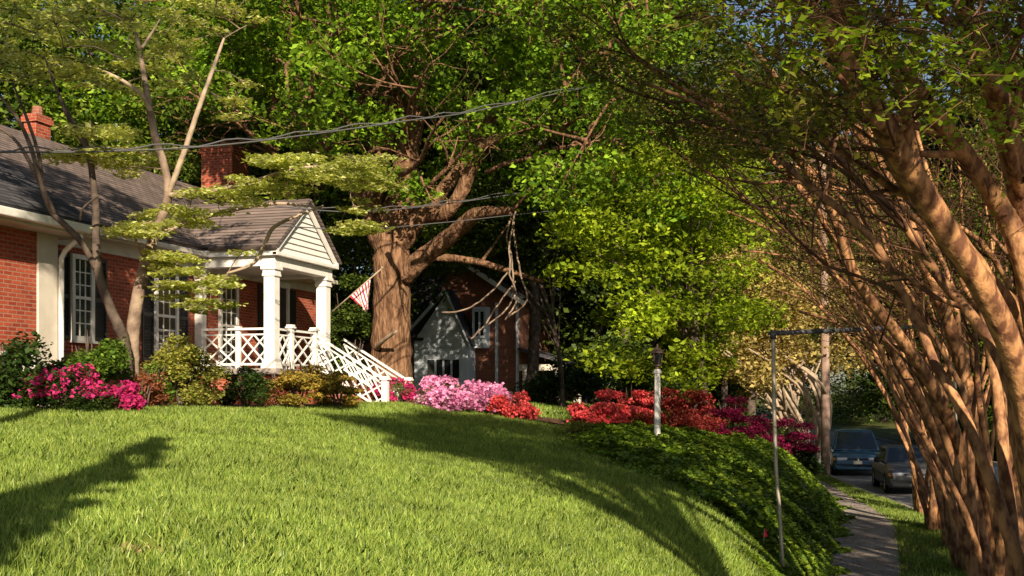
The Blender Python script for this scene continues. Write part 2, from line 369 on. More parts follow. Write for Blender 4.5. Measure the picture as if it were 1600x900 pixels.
# ivy bank
N = 150000
Y = 13.6+21*rng.random(N)**1.1; wob = .16*np.sin(Y*2.3)+.12*np.sin(Y*5.1+1)+.05*rng.normal(size=N)
X = ivy_x(Y)+wob*1.6+(walk_l(Y)+.08+wob-ivy_x(Y)-wob*1.6)*rng.random(N)
hm = .14+.11*np.sin(X*2.1+1.5*np.sin(Y*1.3))*np.sin(Y*1.9)+.06*np.sin(X*5+Y*4)
edge = np.minimum((X-ivy_x(Y))/.5, (walk_l(Y)+.12-X)/.25).clip(.1, 1)
hole = (np.sin(X*3.3+Y)*np.sin(Y*2.7-X)+.5*np.sin(X*7+Y*6) < -.95)&(rng.random(N) < .8); X, Y, hm, edge = X[~hole], Y[~hole], hm[~hole], edge[~hole]; N = len(X)
Z = T(X, Y)+(hm.clip(.03)*edge+.04)*rng.uniform(.5, 1.15, N)
tag(leaves('ivy_ground_cover', np.stack([X, Y, Z], 1), .095, M['ivy'], None, rng, up=.9, asp=.85), kind='stuff')

# ------------------------------------------------------------------ brick house
house = thing('brick_house', (-15, 22, 2.7), 'single storey red brick house with brown shingle roof, gabled white porch and two brick chimneys', 'house')
def build(b, name, m, parent, **k): return b.build(name, m, parent, **k)
XF = -14.8; XWG = -14.15; YE = 30.4
b = MB(); b.box(-22, XF, 18.3, YE, 1.8, 6.42)
b.prism([(-22.0,YE-.004,6.42),(XF,YE-.004,6.42),(-18.5,YE-.004,9.05)], (0,-.25,0))
wall = build(b, 'wall', M['brick'], house)
b = MB(); b.box(-22.2, XWG, 8, 18.05, 1.8, 6.16)
wing = build(b, 'wing_wall', M['brick'], house)
b = MB(); b.box(XWG-.6, XWG+.04, 17.58, 18.12, 1.9, 6.14); b.build('corner_board', M['cream'], house, bevel=.01)  # white board, its shaded tone painted in as cream
def slab(b, p0, p1, p2, p3, th):
    n = (Vector(p1)-Vector(p0)).cross(Vector(p3)-Vector(p0)).normalized()*-th
    b.prism([p0,p1,p2,p3], n)
b = MB(); slab(b, (-14.38,18.2,6.5), (-14.38,YE+.35,6.5), (-18.5,YE+.35,9.2), (-18.5,18.2,9.2), .12)
slab(b, (-18.5,18.2,9.2), (-18.5,YE+.35,9.2), (-22.6,YE+.35,6.5), (-22.6,18.2,6.5), .12)
b.build('roof', M['shingle'], house)
b = MB(); slab(b, (-13.62,7,6.30), (-13.62,18.6,6.30), (-18.5,18.6,9.30), (-18.5,7,9.30), .12)
slab(b, (-18.5,7,9.26), (-18.5,18.42,9.26), (-23,18.42,6.4), (-23,7,6.4), .12)
wr = b.build('wing_roof', M['shingle_dark'], house)
b = MB(); b.prism([(-14.0,18.3,6.14),(-14.0,18.3,6.36),(-18.4,18.3,9.1),(-18.4,18.3,6.14)], (0,-.06,0)); b.build('wing_gable', M['cream'], house)
# fascia, soffit, gutter
b = MB(); b.box(XF, -14.42, 18.45, YE+.3, 6.22, 6.28); b.box(XF, XF+.05, 18.45, YE, 6.0, 6.22); b.build('soffit', M['cream'], house)
b = MB(); b.box(-14.42, -14.30, 18.45, YE+.3, 6.26, 6.38); b.build('gutter', M['cream'], house, bevel=.02)  # main gutter lies in shade, that shade painted in as cream
b = MB(); b.box(XWG-.3, -13.66, 8, 18.58, 6.02, 6.07); b.build('soffit', M['cream'], house)
b = MB(); b.box(-13.66, -13.50, 7.5, 18.62, 6.07, 6.22); b.build('gutter', M['white'], house, bevel=.02)
b = MB(); b.tube([(-13.68,18.2,6.08),(-13.68,18.2,5.98),(-13.8,18.18,5.9),(-13.98,18.15,5.75),(-14.05,18.13,5.6),(-14.05,18.13,5.4)], .05, 8); b.tube([(-14.05,18.13,5.42),(-14.05,18.13,2.6)], .05, 8)
b.build('downspout', M['white'], house, smooth=True)
def chimney(x0, x1, y0, y1, z0, z1):
    b = MB(); b.box(x0, x1, y0, y1, z0, z1-.2); b.box(x0-.05, x1+.05, y0-.05, y1+.05, z1-.2, z1-.06); b.box(x0-.02, x1+.02, y0-.02, y1+.02, z1-.06, z1)
    c = b.build('chimney', M['brick'], house)
    b = MB(); b.lathe(((x0+x1)/2, (y0+y1)/2, z1), [(.14,0),(.12,.22),(.1,.22),(.1,.02)], 10); b.build('chimney_pot', M['brick_dark'], c)
yc_ = atX(57, -19.0)
chimney(-19.15,-18.8,yc_-.26,yc_+.26,8.4,9.85)
chimney(-18.85,-17.8,YE+.36,YE+1.3,2,10.55)
def window(yc, w_, z0, z1, cols=2, rows=3, x=XF, shut=True, parent=house, cur=True):
    b = MB(); t = .09
    b.box(x, x+.07, yc-w_/2-t, yc-w_/2, z0-t, z1+t); b.box(x, x+.07, yc+w_/2, yc+w_/2+t, z0-t, z1+t)
    b.box(x, x+.075, yc-w_/2, yc+w_/2, z1, z1+t); b.box(x, x+.12, yc-w_/2-t-.03, yc+w_/2+t+.03, z0-t-.05, z0-t)
    b.box(x, x+.072, yc-w_/2, yc+w_/2, z0-t, z0)
    fr = b.build('window', M['white'], parent)
    b = MB(); zm = (z0+z1)/2; b.box(x, x+.055, yc-w_/2, yc+w_/2, zm-.03, zm+.03)
    for i in range(1, cols+1):
        yy = yc-w_/2+w_*i/(cols+1); b.box(x, x+.045, yy-.012, yy+.012, z0, z1)
    for j in range(1, rows*2):
        if j != rows: zz = z0+(z1-z0)*j/(rows*2); b.box(x, x+.042, yc-w_/2, yc+w_/2, zz-.012, zz+.012)
    b.build('sash', M['white'], fr)
    b = MB(); b.box(x-.02, x+.03, yc-w_/2, yc+w_/2, z0, z1); b.build('pane', M['glass'], fr)
    if shut:
        for s in (-1, 1):
            b = MB(); y0 = yc+s*(w_/2+t+.24); b.box(x, x+.035, y0-.21, y0-.16, z0-t, z1+t); b.box(x, x+.035, y0+.16, y0+.21, z0-t, z1+t)
            for zz in (z0-t, (z0+z1)/2-.04, z1+t-.08): b.box(x, x+.034, y0-.16, y0+.16, zz, zz+.08)
            n = int((z1-z0)/.06)
            for i in range(n):
                zz = z0-t+.08+(z1-z0)*i/n; b.add([(x+.005,y0-.16,zz+.04),(x+.03,y0-.16,zz),(x+.03,y0+.16,zz),(x+.005,y0+.16,zz+.04)], [(0,1,2,3)])
            b.box(x-.01, x+.006, y0-.16, y0+.16, z0-t, z1+t)
            b.build('shutter', M['black'], parent)
window(19.7, .52, 4.25, 5.78)
window(22.65, .72, 3.9, 5.78)
window(25.35, .7, 3.8, 5.75, shut=False)
window(17.0, .9, 3.6, 3.75, cols=0, rows=1, x=XWG, shut=False)
# door with its flanking shutters
b = MB(); b.box(XF, XF+.10, 27.25, 27.37, 3.7, 5.95); b.box(XF, XF+.10, 28.33, 28.45, 3.7, 5.95); b.box(XF, XF+.12, 27.25, 28.45, 5.95, 6.1)
dr = b.build('door', M['white'], house)
b = MB(); b.box(XF-.01, XF+.05, 27.37, 28.33, 3.72, 5.93)
for zz in (3.95, 4.9):
    for yy in (27.5, 27.92): b.box(XF+.05, XF+.062, yy, yy+.3, zz, zz+.75)
b.build('door_leaf', M['door'], dr)
for yy in (26.85, 28.6):
    b = MB(); b.box(XF, XF+.035, yy, yy+.36, 3.75, 5.95)
    for i in range(32): b.box(XF+.035, XF+.045, yy+.04, yy+.32, 3.85+i*.063, 3.885+i*.063)
    b.build('shutter', M['black'], house)
# porch
PX = -12.7; PY0 = 23.8; PY1 = 26.75; PF = 3.68
porch = MB(); porch.box(XF, PX+.12, PY0-.12, PY1+.12, PF-.14, PF); porch.build('porch_floor', M['concrete'], house, bevel=.01)
b = MB(); b.box(XF+.001, PX+.02, PY0-.02, PY1+.02, 2.3, PF-.14); b.build('porch_base', M['brick'], house)
def column(x, y, w_=.27):
    b = MB(); h = w_/2
    b.box(x-h-.05, x+h+.05, y-h-.05, y+h+.05, PF, PF+.12); b.box(x-h-.03, x+h+.03, y-h-.03, y+h+.03, PF+.12, PF+.18)
    b.box(x-h, x+h, y-h, y+h, PF+.18, 5.8)
    b.box(x-h-.03, x+h+.03, y-h-.03, y+h+.03, 5.8, 5.86); b.box(x-h-.02, x+h+.02, y-h-.02, y+h+.02, 5.86, 5.95); b.box(x-h-.055, x+h+.055, y-h-.055, y+h+.055, 5.95, 6.03)
    return b.build('column', M['white'], house, bevel=.008)
column(PX-.12, PY0+.12); column(PX-.12, PY1-.12); column(XF+.12, PY0+.12, .2)
b = MB(); e = .14
b.box(XF, PX+.05, PY0-.05, PY0+.25, 6.03, 6.26); b.box(XF, PX+.05, PY1-.25, PY1+.05, 6.03, 6.26); b.box(PX-.25, PX+.051, PY0+.25, PY1-.25, 6.03, 6.26)
b.build('entablature', M['white'], house, bevel=.01)
b = MB(); b.box(XF, PX+.17, PY0-.18, PY0-.05, 6.26, 6.42); b.box(XF, PX+.17, PY1+.05, PY1+.18, 6.26, 6.42); b.box(PX+.05, PX+.171, PY0-.18, PY1+.18, 6.262, 6.34)
b.build('cornice', M['white'], house, bevel=.01)
b = MB(); b.box(XF, PX-.2, PY0+.25, PY1-.25, 6.1, 6.16); b.build('porch_ceiling', M['cream'], house)
ym = (PY0+PY1)/2; AP = 7.72; E0 = 6.42; hw = ym-(PY0-.2)
b = MB()
n = 9
for i in range(n):      # lapped boards of the gable
    z0 = E0-.06+(AP-E0)*i/n; z1 = E0-.06+(AP-E0)*(i+1)/n+.015
    w0 = hw*(AP-.06-z0)/(AP-E0); w1 = hw*max(0.0, (AP-.06-z1))/(AP-E0)
    b.prism([(PX+.06,ym-w0,z0),(PX+.06,ym+w0,z0),(PX+.02,ym+w1,z1),(PX+.02,ym-w1,z1)], (-.03,0,0))
b.build('gable_boards', M['white'], house)
b = MB()
for s in (-1, 1):
    a = (PX+.14, ym+s*hw, E0-.02); c = (PX+.14, ym, AP-.01)
    b.prism([a, c, (c[0],c[1],c[2]-.15), (a[0],a[1]-s*.2,a[2]-.0)], (-.05,0,0))
b.build('rake_board', M['white'], house)
b = MB()
for s in (-1, 1):
    pts = [(PX+.2, ym+s*(hw+.06), E0-.03), (PX+.2, ym, AP+.02), (-17.2, ym, AP+.02), (-14.2, ym+s*(hw+.06), E0-.03)]
    n = Vector((0,s*.7,.8)).normalized()*.07
    b.prism(pts if s < 0 else pts[::-1], n)
b.build('porch_roof', M['shingle'], house)
# railings: crossed lattice panels
def panel(b, p, q, zt, zb, n):
    """p, q ends on the plan (x,y,z floor)"""
    p = Vector(p); q = Vector(q)
    up = Vector((0,0,1)); b.bar(p+up*zt, q+up*zt, .07, .05); b.bar(p+up*zb, q+up*zb, .05, .05)
    b.bar(p+up*(zt-.13), q+up*(zt-.13), .035, .035)
    for i in range(n):
        a = p+(q-p)*(i/n); c = p+(q-p)*((i+1)/n); zz = zt-.13
        b.bar(a+up*zb, c+up*zz, .035); b.bar(a+up*zz, c+up*zb, .034)
        m = (a+c)/2; zm = (zb+zz)/2
        b.bar(a+up*zm, m+up*zz, .033); b.bar(m+up*zb, c+up*zm, .033); b.bar(a+up*zm, m+up*zb, .032); b.bar(m+up*zz, c+up*zm, .032)
def newel(x, y, z0, z1, w_=.13):
    b = MB(); h = w_/2; b.box(x-h, x+h, y-h, y+h, z0, z1-.09); b.box(x-h-.035, x+h+.035, y-h-.035, y+h+.035, z1-.09, z1-.05); b.box(x-h-.015, x+h+.015, y-h-.015, y+h+.015, z1-.05, z1)
    b.build('newel_post', M['white'], house, bevel=.006)
b = MB(); panel(b, (XF+.22,PY0+.12,PF), (-13.75,PY0+.12,PF), .92, .1, 1); panel(b, (-13.6,PY0+.12,PF), (PX-.26,PY0+.12,PF), .92, .1, 1); b.build('railing', M['white'], house)
newel(-13.68, PY0+.12, PF, PF+.98, .1)
b = MB(); panel(b, (PX-.1,PY0+.26,PF), (PX-.1,24.75,PF), .92, .1, 1); panel(b, (PX-.1,24.9,PF), (PX-.1,26.0,PF), .92, .1, 1); b.build('railing', M['white'], house)
newel(PX-.1, 24.82, PF, PF+1.06); newel(PX-.1, 26.08, PF, PF+1.06, .15)
for yy in (26.08, 27.6):
    b = MB(); panel(b, (PX, yy, PF), (-10.95, yy, 2.62+.0), .84, .06, 3)
    b.build('stair_railing', M['white'], house); newel(-10.9, yy, 2.4, 3.52, .15)
b = MB()
for i in range(6):
    z1 = PF-.18*(i+1); b.box(PX+.12+.29*i-.001*i, PX+.12+.29*(i+1), 26.15, 27.5, 2.2, z1)
b.build('steps', M['brick_dark'], house, bevel=.01)

# flag on its pole, fixed to the far porch column
fl = thing('porch_flag', W(521,485,28.4), 'small red and white striped flag on a slanted pole at the porch column', 'flag')
p0 = Vector(W(519,487,28.2)); p1 = Vector(W(597,419,27.8))
b = MB(); b.tube([p0, p0.lerp(p1,.5), p1], .018, 8); b.lathe(tuple(p1), [(.02,-.02),(.035,.01),(.02,.04)], 8); b.build('flagpole', M['bark_pale'], fl, smooth=True)
b = MB(); A = np.array(W(546,463,28.05)); B = np.array(W(579,433,27.9)); hang = np.array([0, 0, -1.])
C = np.array(W(574,490,27.95))
nu, nv = 14, 12; vs = []
for j in range(nv+1):
    for i in range(nu+1):
        s, t = i/nu, j/nv
        e0 = A*(1-s)+B*s
        e1 = C+(B-C)*max(0, s-.55)*.0+np.array([0,0,.12])*(s-1)**2*0
        q = e0*(1-t)+(C+(e0-C)*.16)*t
        q = q+np.array([.05, .02, 0])*math.sin(s*9+t*2)*t
        vs.append(q)
fs = []; 
for j in range(nv):
    for i in range(nu): fs.append((j*(nu+1)+i, j*(nu+1)+i+1, (j+1)*(nu+1)+i+1, (j+1)*(nu+1)+i))
b.add(vs, fs); b.m = [i % 2 for j in range(nv) for i in range(nu)]
b.build('cloth', [M['red_cloth'], M['white_cloth']], fl, smooth=True)

# ------------------------------------------------------------------ neighbouring house
nb = thing('neighbour_house', (-16, 47, 2.2), 'two storey brick house behind the oak with white gabled siding wing toned blue for shade and white downspouts', 'house')
YN = 46.0
b = MB(); b.box(-21, -13.2, YN, YN+11, 1.5, 7.0); b.prism([(-21,YN+.01,7),(-13.2,YN+.01,7),(-17.1,YN+.01,9.6)], (0,.2,0)); b.build('wall', M['brick_dark'], nb)
b = MB(); slab(b, (-12.9,YN-.35,6.9), (-12.9,YN+11,6.9), (-17.1,YN+11,9.75), (-17.1,YN-.35,9.75), .14)
slab(b, (-17.1,YN-.35,9.75), (-17.1,YN+11,9.75), (-21.4,YN+11,6.9), (-21.4,YN-.35,6.9), .14); b.build('roof', M['shingle_dark'], nb)
b = MB()
for s in (-1, 1): b.prism([(-17.1,YN-.36,9.74),(-17.1+s*4.2,YN-.36,6.9),(-17.1+s*4.2,YN-.36,6.68),(-17.1,YN-.36,9.5)], (0,-.04,0))
b.build('rake_board', M['white'], nb)
# white sided gabled wing
gx0, gx1, gy = -17.5, -15.15, 45.0; gm = -16.05
b = MB(); zz = 2.4; n = 22
for i in range(n):
    z0 = 2.3+(7.3-2.3)*i/n; z1 = z0+.24
    def half(z):
        if z < 5.3: return gx0, gx1
        k = (7.3-z)/2.0; k = max(k, 0.0); return gm+(gx0-gm)*k, gm+(gx1-gm)*k
    a0, a1 = half(z0); c0, c1 = half(min(z1, 7.3))
    b.prism([(a0,gy-.03,z0),(a1,gy-.03,z0),(c1,gy,min(z1,7.3)),(c0,gy,min(z1,7.3))], (0,.04,0))
b.box(gx0, gx1, gy+.04, YN, 2.2, 5.3)
b.build('siding_wall', M['siding'], nb)
b = MB(); slab(b, (gx1+.2,gy-.25,5.1), (gx1+.2,YN,5.1), (gm,YN,7.45), (gm,gy-.25,7.45), .1); slab(b, (gm,gy-.25,7.45), (gm,YN,7.45), (gx0-.9,YN,5.0), (gx0-.9,gy-.25,5.0), .1)
b.build('wing_roof', M['shingle_dark'], nb)
b = MB(); b.prism([(gm,gy-.27,7.45),(gx1+.2,gy-.27,5.1),(gx1+.2,gy-.27,4.95),(gm,gy-.27,7.25)], (0,-.03,0)); b.prism([(gm,gy-.27,7.45),(gx0-.9,gy-.27,5.0),(gx0-.9,gy-.27,4.85),(gm,gy-.27,7.25)], (0,-.03,0)); b.build('rake_board', M['siding'], nb)
def winS(x0, x1, y, z0, z1, cols, parent):
    b = MB(); b.box(x0-.1, x1+.1, y-.08, y-.02, z0-.1, z0); b.box(x0-.1, x1+.1, y-.08, y-.02, z1, z1+.1); b.box(x0-.1, x0, y-.078, y-.02, z0, z1); b.box(x1, x1+.1, y-.078, y-.02, z0, z1)
    for i in range(1, cols): xx = x0+(x1-x0)*i/cols; b.box(xx-.03, xx+.05, y-.075, y-.02, z0, z1)
    f = b.build('window', M['siding'], parent); b = MB(); b.box(x0, x1, y-.05, y+.02, z0, z1); b.build('pane', M['glass'], f)
winS(-16.9, -15.5, gy, 3.55, 4.5, 4, nb)
b = MB(); b.prism([(-19.8,gy-.05,5.3),(-17.1,gy-.05,5.3),(-16.3,YN-.01,8.6),(-19.0,YN-.01,8.6)], (0,.15,0)); b.build('dormer_roof', M['shingle_dark'], nb)
# bay upstairs
b = MB(); b.box(-15.1, -14.5, YN-.5, YN, 5.0, 6.7); bay = b.build('bay', M['siding'], nb); winS(-15.0, -14.6, YN-.5, 5.5, 6.5, 2, nb)
for xx in (-14.2, -13.3):
    b = MB(); b.box(xx-.05, xx+.05, YN-.1, YN, 1.9, 6.9); b.build('downspout', M['siding'], nb)
# its side porch
b = MB(); slab(b, (-11.0,YN-.3,4.35), (-11.0,YN+3.5,4.35), (-13.2,YN+3.5,5.0), (-13.2,YN-.3,5.0), .1); b.build('porch_roof', M['shingle_dark'], nb)
b = MB(); b.box(-13.2, -11.1, YN-.2, YN-.05, 4.05, 4.3); b.box(-11.25, -11.1, YN-.2, YN+3.4, 4.051, 4.301); b.build('porch_beam', M['cream'], nb)
for xx, yy in ((-11.5,YN-.1),(-11.5,YN+3.2),(-12.9,YN-.1)):
    b = MB(); b.box(xx-.14, xx+.14, yy-.1, yy+.15, 1.9, 4.05); b.build('column', M['cream'], nb)

# ------------------------------------------------------------------ growing wood
def grow(paths, tips, p, d, L, r, lvl, rng, o):
    n = max(4, int(L/o['seg'][lvl])); p = np.array(p, float); d = np.array(d, float); d /= np.linalg.norm(d)
    pts = [p.copy()]; dirs = [d.copy()]
    for i in range(n):
        d = d+rng.normal(size=3)*o['wander'][lvl]; d[2] += o['trop'][lvl]; d /= np.linalg.norm(d)
        p = p+d*L/n; pts.append(p.copy()); dirs.append(d.copy())
    pts = np.array(pts); rad = r*np.linspace(1, o['taper'][lvl], n+1)
    paths.append((pts, rad, lvl))
    if lvl >= o['max']: tips.append(pts); return pts
    nc = o['nch'][lvl]
    for c in range(nc):
        f = o['f0'][lvl]+(1-o['f0'][lvl])*(c+rng.random())/nc; i = min(n, int(f*n)); i = max(i, 1)
        ax = rng.normal(size=3); ax -= dirs[i]*np.dot(ax, dirs[i]); ax /= np.linalg.norm(ax)
        a = o['ang'][lvl]*rng.uniform(.6, 1.3); dd = dirs[i]*math.cos(a)+ax*math.sin(a)
        grow(paths, tips, pts[i], dd, L*o['lr'][lvl]*rng.uniform(.6, 1.25), max(rad[i]*o['rr'][lvl], .004), lvl+1, rng, o)
    return pts
def smooth_path(P, n=6):
    P = np.array(P, float); m = len(P); out = []
    for i in range(m-1):
        p0 = P[max(i-1,0)]; p1 = P[i]; p2 = P[i+1]; p3 = P[min(i+2,m-1)]
        for t in np.linspace(0, 1, n, endpoint=False):
            out.append(.5*((2*p1)+(-p0+p2)*t+(2*p0-5*p1+4*p2-p3)*t*t+(-p0+3*p1-3*p2+p3)*t**3))
    out.append(P[-1]); return np.array(out)
def lim(pix, rads, n=6):
    """pix: (px,py,depth) list -> smooth 3D path + radii"""
    P = smooth_path([W(*p) for p in pix], n); r = np.interp(np.linspace(0, len(rads)-1, len(P)), range(len(rads)), rads)
    return P, r

def simple_tree(name, label, x, y, H, cr, seed, leafm, leafsize, nleaf, barkm, trunk_r=.22, low=.25, group=None, lean=(0,0), flat=.62, nclump=46, cat='tree', keep=None):
    rng = np.random.default_rng(seed); z = Tf(x, y)-.1
    t = thing(name, (x, y, z), label, cat, group)
    b = MB(); top = np.array([x+lean[0], y+lean[1], z+H*.8])
    P = smooth_path([(x,y,z), (x+lean[0]*.2+rng.normal()*.1, y+lean[1]*.2, z+H*.25), (x+lean[0]*.55+rng.normal()*.3, y+lean[1]*.5, z+H*.5), top], 5)
    b.tube(P, np.linspace(trunk_r, trunk_r*.25, len(P))*np.where(np.arange(len(P)) < 1, 1.3, 1), 9, .04, rng)
    cz0 = z+H*low; cc = np.array([x+lean[0]*.7, y+lean[1]*.7, (cz0+z+H)/2]); rz = (z+H-cz0)/2
    pts = []; cs = []
    for i in range(nclump):
        dd = rng.normal(size=3); dd /= np.linalg.norm(dd); rad = rng.uniform(.35, 1)**.5
        c = cc+dd*np.array([cr, cr, rz])*rad; cs.append(c)
        k = rng.uniform(.6, 1.25)*cr*.3
        q = blob(rng, c, (k, k, k*flat), int(nleaf/nclump*rng.uniform(.6, 1.4))); pts.append(q)
    for c in cs[:16]:
        h = np.clip((c[2]-z)*.55, H*.15, H*.7); j = int(h/(H*.8)*(len(P)-1)); j = min(max(j, 2), len(P)-1)
        m = (P[j]+c)/2+np.array([0, 0, .3])
        Q = smooth_path([P[j], m, c], 4); b.tube(Q, np.linspace(trunk_r*.38, .03, len(Q)), 6)
    b.build('trunk', barkm, t, smooth=True)
    pts = np.concatenate(pts)
    if keep is not None: pts = pts[keep(pts)]
    leaves('crown', pts, leafsize, leafm, t, rng, up=.3)
    return t

# the great oak in the front yard
rng = np.random.default_rng(11)
oak = thing('oak_tree', W(613,640,33), 'huge oak with furrowed brown trunk and spreading limbs beside the white porch', 'tree')
b = MB(); D = 33
P, r = lim([(608,690,D),(608,640,D),(610,600,D),(611,520,D),(612,450,D),(612,405,D),(612,360,D),(615,320,D)], [1.2,.86,.64,.55,.52,.54,.44,.34])
b.tube(P, r, 18, .035, rng)
trunk = b.build('trunk', M['bark'], oak, smooth=True)
limbs = [([(612,410,D),(585,350,D),(583,300,D-.3),(590,230,D),(570,150,D),(545,60,D),(530,-60,D)], [.36,.32,.28,.25,.22,.17,.1]),
 ([(615,370,D),(625,300,D),(640,220,D),(648,150,D-.3),(655,90,D),(690,10,D),(720,-80,D)], [.40,.38,.35,.33,.28,.2,.12]),
 ([(600,370,D),(545,270,D),(500,190,D+.5),(470,110,D+.5),(440,20,D)], [.3,.25,.22,.18,.12]),
 ([(590,340,D),(520,250,D),(455,205,D-.5),(410,175,D-1),(350,140,D-2)], [.26,.2,.17,.14,.08]),
 ([(630,430,D-.2),(670,395,D-.6),(712,362,D-1.2),(745,335,D-2),(800,330,D-3)], [.34,.27,.23,.19,.10]),
 ([(620,390,D),(655,340,D-.4),(690,300,D-.6),(725,255,D-.8),(765,195,D-1.2),(800,140,D-2)], [.32,.25,.2,.17,.12,.06]),
 ([(650,330,D),(700,330,D-1),(735,270,D-1.5),(760,225,D-2),(830,200,D-3)], [.3,.22,.18,.14,.07]),
 ([(660,400,D+1),(740,408,D+.5),(800,425,D),(850,440,D-.6)], [.13,.10,.08,.05]),
 ([(600,240,D),(610,150,D),(600,60,D),(590,-40,D)], [.3,.24,.18,.1]),
 ([(470,230,D-1),(430,150,D-2),(400,110,D-3),(330,60,D-4)], [.14,.11,.08,.04])]
b = MB()
LP = []
for pix, rr in limbs: P, r = lim(pix, rr); b.tube(P, r, 10, .06, rng); LP.append(P[6:])
LP = np.concatenate(LP)
brs = []
# twigs between limbs
opt = dict(seg=[.5,.4,.3], wander=[.12,.2,.2], trop=[.02,.0,0], taper=[.35,.3,.3], nch=[4,3,0], f0=[.3,.3,0], ang=[.8,.8,0], lr=[.6,.6,0], rr=[.6,.6,0], max=2)
paths, tips = [], []
for k in range(34):
    px_ = rng.uniform(380, 900); py_ = rng.uniform(-60, 300); q = W(px_, py_, D+rng.uniform(-4, 3)); dd = np.array(q)-np.array(W(615, 330, D))
    grow(paths, tips, q, dd/np.linalg.norm(dd)+rng.normal(size=3)*.4, rng.uniform(2, 4), .08, 0, rng, opt)
for P, r, l in paths: b.tube(P, r, 5)
oak_limbs = b
b = MB(); P, r = lim([(588,545,D-.35),(598,533,D-1.0),(620,517,D-1.6)], [.09,.06,.05], 4); b.tube(P, r, 7); b.build('branch_stub', M['bark_pale'], trunk, smooth=True, label='short broken branch stub')
pts = []
def okpt(p):
    px_, py_, d_ = PR(p)
    if 585 < px_ < 700 and py_ > 130 and d_ < 34.5: return False
    if 500 < px_ < 800 and py_ > 215+abs(px_-640)*.2 and d_ < 33.5: return False
    if px_ < 450 and py_ > 175: return False
    if py_ > 330+(px_ > 700)*60: return False
    return True
cnt = 0
while cnt < 310:
    px_ = rng.uniform(300, 1060); py_ = rng.uniform(-260, 330); dd = rng.uniform(25.5, 38)
    if py_ > 180 and rng.random() < .35: continue
    c = W(px_, py_, dd)
    if not okpt(c): continue
    k = rng.uniform(.5, 1.0); pts.append(blob(rng, c, (k*1.25, k*1.25, k*.6), int(540*k*k))); cnt += 1
    c = np.array(c); a0 = LP[np.argmin(np.linalg.norm(LP-c, axis=1)+rng.random(len(LP))*1.5)]
    if np.linalg.norm(a0-c) < 7:
        Q = smooth_path([a0, (a0+c)/2+rng.normal(size=3)*.35+np.array([0,0,.25]), c+np.array([0,0,-.05])], 5); oak_limbs.tube(Q, np.linspace(.055, .012, len(Q)), 5); LP = np.concatenate([LP, Q[6:]])
        for e in range(3):
            c2 = c+rng.normal(size=3)*k*.7; Q2 = smooth_path([Q[-4], (Q[-2]+c2)/2, c2], 3); oak_limbs.tube(Q2, np.linspace(.02, .006, len(Q2)), 4)
for (px_, py_, dd, k) in ((628,283,31.3,.62),(650,300,31.2,.55),(600,275,31.4,.4),(670,130,31,.8),(560,60,30,1.1),(480,110,30,.9),(830,70,29,.7),(820,100,29,.8),(590,100,31,.9),(430,60,30,1.),(370,130,29,.8),(340,100,28,.8),(700,215,31.6,.5),(730,240,31,.4)):
    pts.append(blob(rng, W(px_, py_, dd), (k*1.2, k*1.2, k*.7), int(900*k*k)))
oak_limbs.build('limb', M['bark'], trunk, smooth=True)
leaves('crown', np.concatenate(pts), .15, M['oak_leaf'], oak, rng, up=.3)

# hanging vine loops under the oak
vn = MB(); rng = np.random.default_rng(5)
for pix in ([(797,345,31),(793,370,31),(803,400,31.1),(808,440,31),(800,475,31),(770,500,31)], [(804,345,31),(806,390,31.2),(812,430,31),(818,470,31),(790,495,31)],
            [(800,420,31),(760,470,31.2),(720,490,31.4),(690,492,31.5)], [(805,440,31),(780,470,31),(755,510,31),(735,530,31)], [(806,330,31),(799,380,30.9),(801,430,30.9),(812,465,30.9),(795,500,30.9)]):
    P, r = lim(pix, [.025]*len(pix)); P = P+np.cumsum(rng.normal(size=P.shape)*.012, 0); vn.tube(P, r, 6)
tag(vn.build('hanging_vine', M['bark_dog'], smooth=True), 'tangle of bare woody vines hanging below the oak limb over the neighbour roof', 'vine')

# ------------------------------------------------------------------ dogwoods before the house
TC = []; LIMB = []
def twigs_to(b, rng):
    A = np.concatenate(LIMB); S = np.array([1, 1, 1.6]); todo = list(TC)
    todo.sort(key=lambda t: np.linalg.norm((A-t[0])*S, axis=1).min())     # near sprays first, farther ones fork off their twigs
    for c, k in todo:
        dist = np.linalg.norm((A-c)*S, axis=1); m = int(np.argmin(dist)); a0 = A[m]
        Q = smooth_path([a0, a0*.5+c*.5+rng.normal(size=3)*.06*dist[m]+np.array([0,0,.06*dist[m]]), c], 4)
        b.tube(Q, np.linspace(.012 if dist[m] > .6 else .008, .005, len(Q)), 4); A = np.concatenate([A, Q[2:]])
        for e in range(5):
            an = rng.uniform(0, 6.28); c2 = c+np.array([math.cos(an), math.sin(an), .1])*k*rng.uniform(.5, 1); b.tube([Q[-3], (Q[-2]+c2)/2, c2], [.006, .005, .003], 3)
    TC.clear(); LIMB.clear()
def tiers(rng, pix, nn, dj=.6, w_=.42, h_=.07, n=150, drop=0):
    out = []
    for (px_, py_, d_, sx, sy) in pix:
        for i in range(nn):
            c = W(px_+rng.normal()*sx, py_+rng.normal()*sy, d_+rng.normal()*dj)
            k = rng.uniform(.6, 1.3); q = blob(rng, c, (w_*k, w_*k, h_), int(n*k), .2); out.append(q); TC.append((np.array(c), w_*k))
    return np.concatenate(out)
rng = np.random.default_rng(21); D = 19.6
dg = thing('dogwood_tree', W(208,560,D), 'dogwood with pale sunlit forked trunk and flat tiers of cream green leaves before the porch', 'tree')
b = MB()
def limbs_to(b, L, k=8):
    for pix, rr in L: P, r = lim(pix, rr); b.tube(P, r, k, .05, rng); LIMB.append(P[len(P)//3:])
